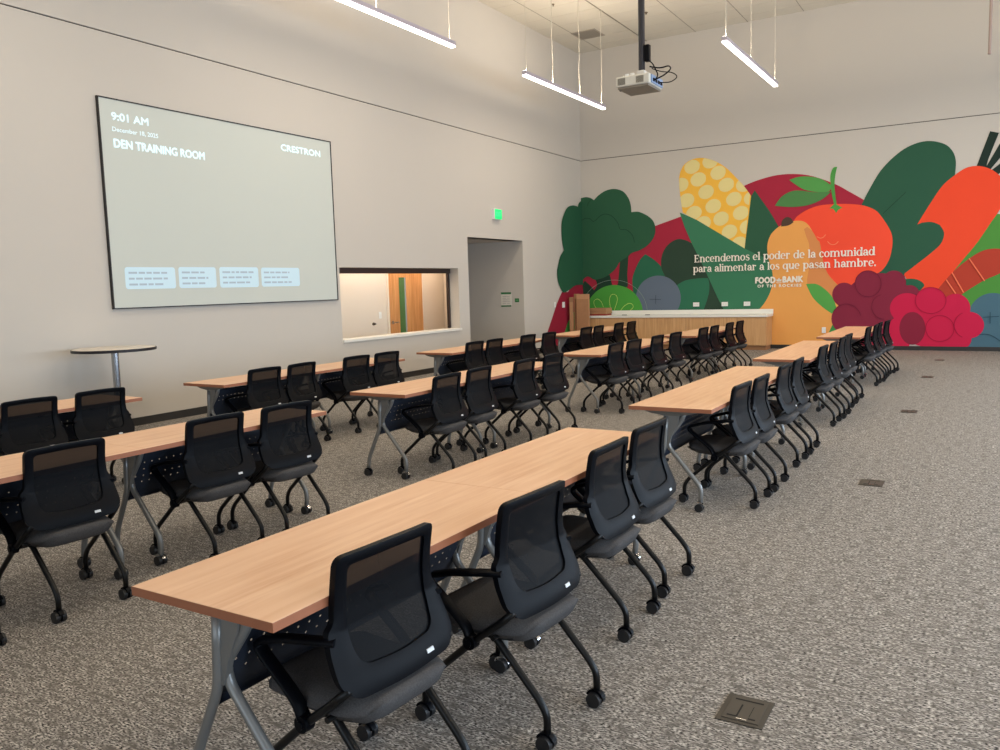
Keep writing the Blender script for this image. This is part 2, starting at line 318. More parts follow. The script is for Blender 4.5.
MURAL = [
('beet',(160,42,62),'B',1,'0,0.085c 0,3.136c 1.589,2.852c 1.981,2.975c 2.639,3.16c 3.105,2.928c 4.129,3.753c 4.435,3.85 4.835,3.925 5.226,3.922 5.631,3.84 6.111,3.624 6.418,3.426 6.741,3.209c 7.429,1.92c 7.277,0.085c'),
('beet_root',(140,32,52),'L',1,'19.386,1.645c 18.871,1.657c 18.515,1.421c 18.18,1.427c 17.906,1.169 17.499,0.662 17.171,0.279 16.91,0.09c 19.386,0.09c'),
('beet_leaf',(60,135,60),'L',1,'18.337,0.09c 18.267,0.411c 18.482,0.669c 18.899,0.955c 19.386,1.196c 19.331,0.09c'),
('broccoli_stem',(42,68,52),'B',1,'1.053,2.195c 1.361,2.316c 1.277,2.036 1.248,1.497c 0.979,1.534c'),
('broccoli_branch',(36,62,48),'B',1,'0,1.593c 0.062,1.696c 0.229,1.553 0.379,1.41c 0.223,1.182c 0.018,1.185c'),
('broccoli_base',(36,62,48),'B',1,'0.335,1.765c 0.57,1.774c 0.77,1.828c 0.831,1.538c 0.963,1.58 1.158,1.529 1.413,1.343c 1.218,1.165c 0.427,1.24c 0.19,1.26c'),
('beet_gap',(160,42,62),'B',1,'0.063,1.743c 0.183,1.816c 0.367,1.703c 0.406,1.579 0.329,1.442c 0.229,1.553c'),
('beet_gap',(160,42,62),'B',1,'0.769,1.798c 1.053,2.18c 1.001,1.956 0.969,1.549c 0.864,1.567c'),
('beet_gap',(160,42,62),'B',1,'1.28,2.275c 1.489,2.385c 1.422,2.061 1.385,1.643 1.382,1.418 1.255,1.512c 1.243,1.828c'),
('leaf',(45,100,75),'B',1,'1.725,2.3c 1.927,2.173 2.111,2.005 2.233,1.795c 2.231,1.502c 1.729,1.157c 1.411,1.162c 1.383,1.464 1.38,1.733 1.485,1.999 1.598,2.187'),
('dark_squash',(48,68,55),'B',1,'2.132,1.994 2.165,2.285 2.319,2.51 2.562,2.627 2.8,2.571c 3.006,2.447c 3.181,2.011c 3.441,1.604c 3.699,1.087c 3.756,0.859c 2.4,0.872c 2.404,1.459 2.222,1.757'),
('leaf',(50,108,82),'B',1,'2.434,1.458c 2.706,1.611 3.004,1.66 3.296,1.665c 3.331,1.522 3.31,1.265 3.178,0.865c 2.461,0.871c'),
('leaf_stem',(62,120,88),'B',1,'3.585,0.932c 3.613,0.932c 3.599,0.918c'),
('blueberry',(96,108,124),'B',1,'2.627,1.201 2.612,1.08 2.57,0.965 2.502,0.862 2.411,0.776 2.302,0.711 2.18,0.67 2.051,0.657 1.922,0.671 1.798,0.713 1.687,0.781 1.594,0.87 1.524,0.977 1.482,1.096 1.468,1.221 1.484,1.346 1.53,1.463 1.601,1.567 1.696,1.652 1.808,1.715 1.931,1.752 2.06,1.762 2.188,1.744 2.309,1.7 2.416,1.632 2.506,1.543 2.572,1.438 2.613,1.322'),
('lime',(74,150,62),'B',1,'1.647,0.831 1.626,0.673 1.569,0.521 1.477,0.385 1.354,0.27 1.207,0.183 1.042,0.128 0.868,0.108 0.692,0.125 0.525,0.178 0.374,0.265 0.248,0.381 0.154,0.522 0.097,0.679 0.08,0.844 0.103,1.009 0.166,1.164 0.265,1.301 0.394,1.415 0.547,1.498 0.714,1.548 0.889,1.561 1.062,1.539 1.224,1.482 1.368,1.393 1.487,1.278 1.575,1.141 1.63,0.99'),
('corn_husk',(48,88,66),'B',1,'4.387,3.636c 4.55,3.393 4.739,3.109 4.927,2.773c 4.849,2.543c 4.693,1.897c 4.146,2.195c 4.146,2.334c 4.186,2.543c 4.239,3.035 4.3,3.494c'),
('corn_cob',(236,182,72),'B',1,'2.684,3.254c 2.632,3.599 2.599,3.943 2.615,4.168 2.719,4.369 2.91,4.476 3.128,4.495 3.357,4.435 3.556,4.332 3.752,4.184 3.975,3.944 4.141,3.752 4.306,3.515c 4.248,3.034 4.178,2.489c 4.162,2.319c 3.811,2.508c'),
('kernel',(222,206,142),'B',0,'3.09,4.39c 3.11,4.342c 3.1,4.291c 3.09,4.242c 3.05,4.198c 3,4.166c 2.95,4.147c 2.89,4.143c 2.83,4.156c 2.78,4.184c 2.75,4.223c 2.73,4.272c 2.73,4.323c 2.75,4.373c 2.77,4.396c 2.9,4.468c 2.95,4.47c 3.01,4.457c 3.05,4.429c'),
('kernel',(222,206,142),'B',0,'3.53,4.346c 3.52,4.323c 3.49,4.281c 3.44,4.248c 3.38,4.23c 3.33,4.227c 3.27,4.239c 3.22,4.267c 3.19,4.306c 3.17,4.353c 3.17,4.404c 3.19,4.454c 3.21,4.474c 3.36,4.435c'),
('kernel',(222,206,142),'B',0,'3.24,4.083c 3.25,4.036c 3.25,3.985c 3.24,3.935c 3.2,3.892c 3.15,3.859c 3.1,3.839c 3.04,3.835c 2.98,3.848c 2.93,3.875c 2.9,3.914c 2.88,3.962c 2.88,4.014c 2.9,4.064c 2.94,4.107c 2.98,4.14c 3.04,4.159c 3.1,4.162c 3.16,4.15c 3.2,4.122c'),
('kernel',(222,206,142),'B',0,'3.71,4.19c 3.72,4.143c 3.72,4.093c 3.7,4.044c 3.67,4.002c 3.62,3.969c 3.57,3.95c 3.51,3.946c 3.46,3.959c 3.41,3.986c 3.38,4.025c 3.36,4.072c 3.36,4.123c 3.38,4.172c 3.41,4.215c 3.46,4.247c 3.51,4.266c 3.57,4.269c 3.63,4.256c 3.67,4.229c'),
('kernel',(222,206,142),'B',0,'2.81,3.996c 2.83,3.948c 2.83,3.896c 2.81,3.846c 2.78,3.802c 2.73,3.768c 2.67,3.749c 2.62,3.745c 2.6,3.943c 2.61,4.07c 2.62,4.072c 2.67,4.076c 2.73,4.063c 2.78,4.036c'),
('kernel',(222,206,142),'B',0,'3.42,3.775c 3.44,3.728c 3.44,3.677c 3.42,3.627c 3.39,3.583c 3.34,3.55c 3.28,3.53c 3.23,3.526c 3.17,3.537c 3.12,3.564c 3.09,3.603c 3.07,3.651c 3.07,3.702c 3.09,3.752c 3.12,3.796c 3.17,3.83c 3.23,3.849c 3.29,3.853c 3.34,3.841c 3.39,3.814c'),
('kernel',(222,206,142),'B',0,'3.9,3.899c 3.91,3.852c 3.91,3.802c 3.9,3.753c 3.86,3.71c 3.81,3.677c 3.76,3.658c 3.7,3.654c 3.65,3.665c 3.6,3.692c 3.57,3.731c 3.55,3.778c 3.55,3.828c 3.57,3.878c 3.6,3.921c 3.65,3.953c 3.71,3.972c 3.76,3.976c 3.82,3.964c 3.86,3.937c'),
('kernel',(222,206,142),'B',0,'2.95,3.618c 2.97,3.571c 2.97,3.519c 2.95,3.468c 2.92,3.424c 2.87,3.39c 2.81,3.369c 2.75,3.365c 2.69,3.376c 2.66,3.392c 2.63,3.599c 2.63,3.621c 2.65,3.639c 2.69,3.673c 2.75,3.693c 2.81,3.697c 2.87,3.685c 2.92,3.658c'),
('kernel',(222,206,142),'B',0,'3.59,3.436c 3.61,3.389c 3.61,3.338c 3.59,3.289c 3.56,3.245c 3.51,3.211c 3.46,3.19c 3.4,3.186c 3.34,3.197c 3.29,3.223c 3.26,3.262c 3.24,3.309c 3.24,3.361c 3.26,3.411c 3.3,3.455c 3.34,3.489c 3.4,3.509c 3.46,3.513c 3.51,3.501c 3.56,3.475c'),
('kernel',(222,206,142),'B',0,'4.07,3.56c 4.09,3.514c 4.09,3.464c 4.07,3.415c 4.04,3.372c 3.99,3.338c 3.94,3.319c 3.88,3.314c 3.83,3.325c 3.78,3.351c 3.75,3.39c 3.73,3.437c 3.73,3.487c 3.75,3.537c 3.79,3.58c 3.83,3.613c 3.88,3.632c 3.94,3.636c 4,3.625c 4.04,3.599c'),
('kernel',(222,206,142),'B',0,'4.22,3.642c 4.17,3.624c 4.11,3.62c 4.06,3.631c 4.01,3.657c 3.98,3.696c 3.96,3.742c 3.96,3.792c 3.98,3.841c 4.01,3.884c 4.02,3.889c 4.14,3.752c'),
('kernel',(222,206,142),'B',0,'3.13,3.309c 3.15,3.262c 3.15,3.21c 3.13,3.159c 3.09,3.115c 3.04,3.08c 2.99,3.059c 2.98,3.059c 2.77,3.198c 2.77,3.231c 2.79,3.282c 2.83,3.327c 2.87,3.361c 2.93,3.382c 2.99,3.386c 3.05,3.375c 3.09,3.348c'),
('kernel',(222,206,142),'B',0,'3.78,3.132c 3.79,3.085c 3.79,3.034c 3.78,2.984c 3.74,2.94c 3.69,2.906c 3.64,2.885c 3.58,2.88c 3.53,2.891c 3.48,2.916c 3.45,2.955c 3.43,3.002c 3.43,3.053c 3.45,3.104c 3.48,3.148c 3.53,3.182c 3.58,3.202c 3.64,3.207c 3.7,3.196c 3.74,3.17c'),
('kernel',(222,206,142),'B',0,'4.23,3.229c 4.24,3.187c 4.24,3.108c 4.23,3.083c 4.2,3.04c 4.15,3.006c 4.1,2.986c 4.04,2.981c 3.99,2.992c 3.94,3.017c 3.91,3.055c 3.89,3.102c 3.89,3.152c 3.91,3.202c 3.94,3.246c 3.99,3.279c 4.04,3.299c 4.1,3.304c 4.15,3.292c 4.2,3.267c'),
('kernel',(222,206,142),'B',0,'4.26,3.313c 4.24,3.317c 4.19,3.342c 4.16,3.38c 4.14,3.427c 4.14,3.477c 4.16,3.525c 4.19,3.568c 4.24,3.601c 4.25,3.603c 4.28,3.554c'),
('kernel',(222,206,142),'B',0,'3.35,3.055c 3.37,3.008c 3.37,2.956c 3.35,2.906c 3.31,2.861c 3.3,2.848c 3.02,3.032c 3.05,3.071c 3.1,3.105c 3.15,3.126c 3.21,3.131c 3.27,3.12c 3.32,3.094c'),
('kernel',(222,206,142),'B',0,'3.97,2.82c 3.99,2.773c 3.99,2.723c 3.97,2.673c 3.94,2.628c 3.89,2.594c 3.84,2.573c 3.78,2.567c 3.73,2.577c 3.68,2.603c 3.65,2.641c 3.63,2.688c 3.63,2.739c 3.65,2.789c 3.68,2.834c 3.73,2.868c 3.78,2.889c 3.84,2.894c 3.89,2.883c 3.94,2.858c'),
('kernel',(222,206,142),'B',0,'4.19,2.655c 4.14,2.665c 4.1,2.69c 4.07,2.728c 4.05,2.774c 4.05,2.825c 4.07,2.874c 4.1,2.918c 4.15,2.952c 4.2,2.972c 4.22,2.975c'),
('kernel',(222,206,142),'B',0,'4.16,2.338c 4.15,2.328c 3.87,2.479c 3.87,2.498c 3.91,2.543c 3.95,2.577c 4.01,2.598c 4.06,2.604c 4.12,2.594c 4.16,2.569c 4.18,2.545c 4.18,2.489c'),
('corn_leaf',(60,118,88),'B',1,'2.61,3.259c 3.008,3.062 3.356,2.842 3.811,2.55c 4.168,2.319c 4.366,2.213c 4.584,2.107c 4.854,1.891c 4.859,1.179c 4.564,0.852c 3.699,0.86c 3.498,1.261 3.18,1.954 2.889,2.538c 2.727,2.909c'),
('green_pepper',(76,136,60),'B',1,'9.073,2.783c 9.388,2.728c 9.686,2.187c 9.724,1.067c 8.636,0.675c 8.384,1.091c 8.371,1.573c'),
('chard_leaf',(46,86,66),'B',1,'6.463,2.686c 6.665,3.151 6.785,3.408 7.024,3.827 7.34,4.143 7.626,4.298 7.91,4.337 8.192,4.249 8.346,4.092 8.414,3.889 8.409,3.61c 8.271,3.142c 7.848,2.6c 7.518,1.53c 6.651,1.52c'),
('carrot_top',(36,50,44),'B',1,'8.998,4.403c 9.15,4.353c 8.979,3.845c 8.948,3.683c 8.784,3.741c'),
('carrot_top',(36,50,44),'B',1,'8.936,3.684c 9.173,4.144c 9.318,4.068c 9.205,3.89c 9.021,3.648c'),
('carrot_top',(36,50,44),'B',1,'9.034,3.628c 9.209,3.767c 9.33,3.687c 9.157,3.539c'),
('carrot',(228,74,46),'B',1,'7.743,2.65c 7.967,3.052 8.188,3.404 8.41,3.604 8.605,3.725 8.801,3.744 8.996,3.678 9.156,3.553 9.293,3.363 9.349,3.112 9.214,2.847 9.054,2.58 8.83,2.199 8.545,1.806 8.313,1.472 8.135,1.234c 7.73,1.243c 7.516,1.601c 7.619,1.947c'),
('chard_leaf_lobe',(46,86,66),'B',1,'7.73,2.642c 7.846,2.678 8.002,2.682 8.132,2.625 8.177,2.581 8.242,2.434 8.193,2.232 8.023,2.051 7.779,1.843 7.515,1.625c 7.015,1.581c 7.167,2.144c 7.173,2.671c'),
('radish',(172,62,46),'B',1,'8.075,1.166c 8.194,1.337 8.429,1.64 8.692,1.885 8.922,2.036 9.124,2.077 9.297,2.042 9.429,1.904 9.393,1.706 9.254,1.578 8.969,1.436 8.622,1.19 8.446,1.021c'),
('chard_leaf_tip',(42,92,68),'B',1,'7.438,1.497c 7.629,1.52 7.772,1.495 7.867,1.432 7.9,1.362 7.824,1.259c 7.506,1.319c'),
('blueberry',(72,102,116),'B',1,'9.603,0.67 9.596,0.557 9.567,0.449 9.519,0.352 9.453,0.271 9.373,0.209 9.281,0.17 9.183,0.156 9.084,0.168 8.989,0.205 8.902,0.266 8.828,0.349 8.772,0.448 8.735,0.558 8.72,0.674 8.728,0.79 8.759,0.9 8.809,0.998 8.878,1.078 8.961,1.138 9.054,1.175 9.152,1.185 9.25,1.17 9.343,1.131 9.427,1.069 9.498,0.987 9.553,0.89 9.588,0.783'),
('tomato',(240,80,56),'B',1,'5.262,2.885 5.402,3.035 5.63,3.145 5.856,3.191 6.154,3.19 6.447,3.167 6.712,3.112 6.927,3.004 7.046,2.869 7.19,2.635 7.264,2.455 7.278,2.244 7.229,1.964 7.11,1.738 6.949,1.619c 6.814,1.403c 6.23,1.339c 5.826,1.642c 5.639,2.393c 5.303,2.643c'),
('tomato_leaf',(84,150,78),'B',1,'5.149,3.797c 5.342,3.845 5.597,3.829 5.849,3.746 6.055,3.586c 5.977,3.476 5.727,3.484 5.473,3.557 5.293,3.678'),
('tomato_leaf',(78,128,74),'B',1,'4.84,3.249c 4.983,3.439 5.191,3.542 5.397,3.543 5.702,3.48 6.039,3.471c 5.855,3.317 5.553,3.209 5.194,3.196'),
('tomato_stem',(78,148,72),'B',1,'6.154,3.988c 6.069,3.971 6.017,3.821 6.025,3.614 6.052,3.405 6.1,3.194c 6.007,3.102c 6.086,3.086 6.144,2.996c 6.193,3.063 6.273,3.098c 6.154,3.177c 6.121,3.399 6.103,3.633 6.12,3.837'),
('butternut_squash',(224,158,86),'B',1,'4.949,2.785 5.145,2.866 5.404,2.876 5.558,2.786 5.675,2.594 5.765,2.431 5.817,2.358 5.898,1.931 6.002,1.663 6.217,1.405c 6.284,1.047c 6.35,0.085c 4.33,0.085c 4.395,0.797c 4.599,1.018 4.746,1.292 4.806,1.565 4.783,1.812 4.701,2.088 4.678,2.362 4.738,2.577 4.843,2.706'),
('squash_side',(208,136,82),'B',1,'5.477,2.686c 5.546,2.734c 5.662,2.622 5.765,2.431 5.817,2.358 5.898,1.931 6.002,1.663 6.205,1.406c 6.135,1.05c 5.831,1.268 5.56,1.462c 5.559,1.597 5.599,1.863 5.596,2.13 5.589,2.343 5.523,2.532'),
('squash_stem',(78,64,54),'B',1,'4.983,2.775c 5,2.902 5.092,2.977 5.191,2.949 5.249,2.854c 5.145,2.791'),
('squash_leaf',(86,158,76),'B',1,'5.534,1.463c 5.752,1.457 5.956,1.319 6.109,1.13 6.182,0.916c 6.089,0.792c 5.885,0.946 5.679,1.164'),
('leaf_tip',(60,135,70),'B',1,'6.001,0.315c 6.133,0.606c 6.221,0.294c'),
('blackberry',(128,42,62),'B',1,'6.318,1.201 6.518,1.451 6.816,1.623 7.145,1.648 7.438,1.497 7.634,1.316 7.733,1.138 7.523,0.538 7.006,0.321 6.468,0.355 6.257,0.687'),
('blueberry',(72,102,116),'B',1,'8.745,0.537c 9.167,0.672c 9.988,0.668c 10.016,0.085c 8.72,0.085c'),
('blackberry',(128,42,62),'B',0,'7.077,1.429 7.072,1.367 7.054,1.309 7.025,1.256 6.985,1.213 6.937,1.18 6.882,1.161 6.825,1.155 6.767,1.163 6.711,1.185 6.661,1.22 6.619,1.265 6.587,1.32 6.566,1.38 6.558,1.443 6.564,1.506 6.582,1.565 6.613,1.618 6.654,1.661 6.702,1.693 6.757,1.712 6.815,1.717 6.872,1.708 6.927,1.685 6.977,1.65 7.018,1.605 7.049,1.551 7.07,1.491'),
('blackberry',(128,42,62),'B',0,'7.558,1.441 7.553,1.385 7.537,1.331 7.511,1.284 7.476,1.244 7.432,1.215 7.384,1.197 7.332,1.192 7.28,1.199 7.231,1.219 7.186,1.251 7.148,1.292 7.119,1.342 7.1,1.396 7.093,1.454 7.098,1.511 7.114,1.565 7.141,1.612 7.177,1.652 7.221,1.681 7.27,1.698 7.322,1.702 7.373,1.694 7.423,1.674 7.467,1.642 7.504,1.601 7.533,1.552 7.551,1.498'),
('blackberry',(128,42,62),'B',0,'7.386,0.931 7.381,0.867 7.363,0.807 7.334,0.753 7.293,0.708 7.245,0.674 7.19,0.653 7.132,0.646 7.073,0.654 7.017,0.675 6.966,0.71 6.923,0.756 6.891,0.811 6.87,0.873 6.862,0.937 6.868,1.002 6.886,1.062 6.917,1.117 6.958,1.161 7.007,1.195 7.062,1.215 7.12,1.221 7.179,1.212 7.234,1.19 7.284,1.155 7.326,1.109 7.358,1.055 7.378,0.994'),
('blackberry',(128,42,62),'B',0,'7.16,0.898 7.154,0.826 7.133,0.758 7.099,0.696 7.053,0.645 6.998,0.607 6.935,0.583 6.869,0.575 6.802,0.583 6.738,0.608 6.679,0.647 6.631,0.699 6.593,0.762 6.57,0.831 6.561,0.905 6.567,0.978 6.588,1.047 6.624,1.108 6.671,1.159 6.727,1.197 6.79,1.22 6.857,1.226 6.923,1.217 6.987,1.192 7.044,1.152 7.091,1.1 7.128,1.038 7.151,0.97'),
('blackberry',(128,42,62),'B',0,'7.311,0.681 7.304,0.606 7.283,0.534 7.248,0.469 7.199,0.415 7.141,0.374 7.076,0.348 7.006,0.339 6.936,0.347 6.868,0.373 6.807,0.414 6.756,0.468 6.717,0.534 6.692,0.607 6.683,0.685 6.689,0.762 6.712,0.835 6.748,0.9 6.798,0.954 6.857,0.994 6.923,1.018 6.993,1.026 7.063,1.016 7.129,0.99 7.189,0.949 7.239,0.894 7.277,0.829 7.301,0.757'),
('blackberry',(128,42,62),'B',0,'7.826,1.171 7.823,1.124 7.81,1.08 7.788,1.04 7.759,1.007 7.724,0.983 7.684,0.968 7.642,0.963 7.599,0.969 7.558,0.985 7.521,1.011 7.49,1.045 7.466,1.086 7.451,1.131 7.445,1.179 7.449,1.226 7.462,1.27 7.484,1.31 7.514,1.343 7.55,1.367 7.59,1.382 7.632,1.386 7.674,1.38 7.715,1.363 7.751,1.337 7.782,1.303 7.805,1.263 7.82,1.218'),
('blackberry',(128,42,62),'B',0,'6.583,1.203 6.578,1.145 6.561,1.09 6.532,1.04 6.494,0.999 6.448,0.969 6.397,0.95 6.342,0.944 6.287,0.951 6.234,0.971 6.187,1.004 6.147,1.046 6.116,1.097 6.097,1.154 6.09,1.213 6.095,1.272 6.113,1.327 6.142,1.377 6.181,1.418 6.227,1.448 6.279,1.466 6.334,1.471 6.389,1.463 6.441,1.442 6.488,1.41 6.527,1.367 6.557,1.317 6.576,1.261'),
('blackberry',(128,42,62),'B',0,'6.696,0.677 6.69,0.604 6.669,0.535 6.633,0.472 6.586,0.42 6.529,0.38 6.464,0.356 6.396,0.347 6.327,0.355 6.261,0.379 6.201,0.419 6.151,0.472 6.113,0.535 6.089,0.606 6.08,0.68 6.087,0.754 6.109,0.825 6.145,0.888 6.194,0.94 6.252,0.978 6.317,1.002 6.386,1.009 6.454,1 6.519,0.975 6.578,0.935 6.627,0.882 6.664,0.82 6.687,0.75'),
('blackberry',(128,42,62),'B',0,'6.969,0.538 6.962,0.458 6.939,0.381 6.901,0.312 6.849,0.254 6.786,0.21 6.716,0.182 6.641,0.172 6.565,0.181 6.493,0.207 6.427,0.251 6.372,0.309 6.33,0.379 6.303,0.457 6.293,0.539 6.301,0.621 6.325,0.699 6.365,0.768 6.418,0.826 6.482,0.869 6.553,0.895 6.628,0.904 6.703,0.894 6.775,0.866 6.839,0.822 6.892,0.765 6.933,0.696 6.959,0.619'),
('blackberry',(128,42,62),'B',0,'6.961,0.972 6.953,0.884 6.928,0.8 6.886,0.725 6.829,0.662 6.76,0.615 6.683,0.585 6.6,0.575 6.517,0.586 6.437,0.616 6.365,0.664 6.304,0.729 6.258,0.806 6.229,0.892 6.218,0.982 6.226,1.072 6.253,1.157 6.297,1.233 6.355,1.295 6.426,1.341 6.504,1.369 6.587,1.377 6.669,1.365 6.747,1.334 6.818,1.285 6.877,1.221 6.922,1.145 6.95,1.061'),
('raspberry',(192,34,70),'B',0,'8.318,1.051 8.312,0.991 8.293,0.934 8.26,0.883 8.216,0.841 8.163,0.809 8.103,0.789 8.039,0.783 7.974,0.79 7.912,0.811 7.856,0.844 7.809,0.888 7.773,0.941 7.749,0.999 7.741,1.06 7.747,1.121 7.767,1.179 7.801,1.23 7.846,1.272 7.9,1.303 7.961,1.322 8.025,1.327 8.089,1.319 8.15,1.297 8.205,1.264 8.251,1.22 8.287,1.168 8.309,1.111'),
('raspberry',(192,34,70),'B',0,'7.914,0.889 7.908,0.817 7.886,0.749 7.849,0.688 7.799,0.637 7.738,0.598 7.669,0.574 7.596,0.566 7.523,0.575 7.452,0.599 7.389,0.638 7.335,0.691 7.294,0.753 7.267,0.823 7.257,0.897 7.264,0.97 7.288,1.039 7.326,1.1 7.378,1.151 7.44,1.189 7.509,1.212 7.582,1.218 7.655,1.209 7.724,1.183 7.787,1.144 7.839,1.091 7.879,1.03 7.905,0.961'),
('raspberry',(192,34,70),'B',0,'8.759,0.886 8.754,0.821 8.736,0.759 8.707,0.703 8.666,0.656 8.617,0.621 8.562,0.6 8.503,0.592 8.444,0.6 8.387,0.622 8.335,0.658 8.291,0.706 8.257,0.763 8.236,0.826 8.227,0.893 8.232,0.959 8.251,1.022 8.281,1.078 8.322,1.124 8.372,1.159 8.428,1.179 8.487,1.186 8.546,1.177 8.603,1.154 8.653,1.118 8.696,1.071 8.729,1.014 8.75,0.952'),
('raspberry',(192,34,70),'B',0,'9.011,0.537 9.006,0.476 8.988,0.418 8.958,0.366 8.918,0.322 8.868,0.289 8.812,0.269 8.753,0.261 8.693,0.268 8.635,0.288 8.583,0.321 8.539,0.364 8.505,0.417 8.483,0.475 8.474,0.537 8.48,0.599 8.498,0.657 8.529,0.709 8.571,0.753 8.621,0.785 8.678,0.805 8.737,0.811 8.797,0.804 8.854,0.783 8.905,0.75 8.948,0.707 8.981,0.655 9.003,0.597'),
('raspberry',(192,34,70),'B',0,'7.788,0.396 7.782,0.323 7.762,0.254 7.729,0.192 7.684,0.14 7.629,0.1 7.567,0.085 7.502,0.085 7.435,0.085 7.372,0.097 7.314,0.136 7.266,0.188 7.229,0.25 7.205,0.32 7.196,0.394 7.202,0.468 7.223,0.538 7.257,0.6 7.304,0.653 7.359,0.691 7.422,0.715 7.487,0.723 7.553,0.715 7.616,0.69 7.672,0.651 7.719,0.599 7.756,0.537 7.779,0.468'),
('raspberry',(192,34,70),'B',0,'8.582,0.468 8.576,0.375 8.551,0.287 8.51,0.208 8.454,0.141 8.386,0.091 8.309,0.085 8.227,0.085 8.145,0.085 8.065,0.087 7.993,0.136 7.931,0.203 7.885,0.283 7.855,0.373 7.843,0.467 7.85,0.561 7.876,0.651 7.919,0.73 7.977,0.797 8.046,0.846 8.124,0.876 8.206,0.886 8.288,0.874 8.366,0.843 8.437,0.793 8.496,0.727 8.541,0.648 8.57,0.56'),
('raspberry',(192,34,70),'B',0,'8.798,0.262 8.793,0.204 8.774,0.149 8.744,0.1 8.702,0.085 8.652,0.085 8.595,0.085 8.535,0.085 8.474,0.085 8.415,0.085 8.362,0.085 8.317,0.095 8.283,0.144 8.261,0.199 8.253,0.258 8.258,0.316 8.277,0.372 8.309,0.421 8.351,0.463 8.403,0.494 8.46,0.513 8.52,0.52 8.581,0.513 8.639,0.494 8.691,0.463 8.734,0.422 8.768,0.374 8.789,0.319'),
('raspberry',(192,34,70),'B',0,'8.429,0.537 8.42,0.437 8.389,0.341 8.337,0.255 8.266,0.182 8.179,0.127 8.082,0.092 7.978,0.085 7.873,0.089 7.772,0.122 7.68,0.176 7.603,0.249 7.543,0.337 7.506,0.435 7.491,0.538 7.501,0.641 7.535,0.739 7.59,0.826 7.664,0.898 7.752,0.951 7.851,0.984 7.956,0.994 8.06,0.981 8.158,0.946 8.247,0.891 8.322,0.819 8.378,0.733 8.415,0.637'),
('raspberry',(192,34,70),'B',0,'7.666,0.182 7.661,0.134 7.645,0.089 7.618,0.085 7.583,0.085 7.539,0.085 7.491,0.085 7.439,0.085 7.387,0.085 7.337,0.085 7.292,0.085 7.254,0.085 7.225,0.085 7.207,0.129 7.2,0.177 7.205,0.226 7.222,0.272 7.249,0.313 7.285,0.347 7.329,0.373 7.378,0.389 7.43,0.395 7.482,0.39 7.531,0.374 7.575,0.349 7.613,0.315 7.641,0.275 7.659,0.229'),
('raspberry_pip',(130,38,58),'B',1,'7.946,0.467 7.942,0.39 7.926,0.317 7.898,0.251 7.861,0.196 7.815,0.154 7.763,0.128 7.709,0.118 7.653,0.126 7.6,0.152 7.551,0.193 7.511,0.248 7.479,0.314 7.459,0.388 7.451,0.466 7.456,0.544 7.473,0.618 7.501,0.684 7.539,0.739 7.586,0.78 7.638,0.806 7.693,0.814 7.748,0.805 7.8,0.779 7.848,0.737 7.888,0.682 7.919,0.617 7.938,0.544'),
]
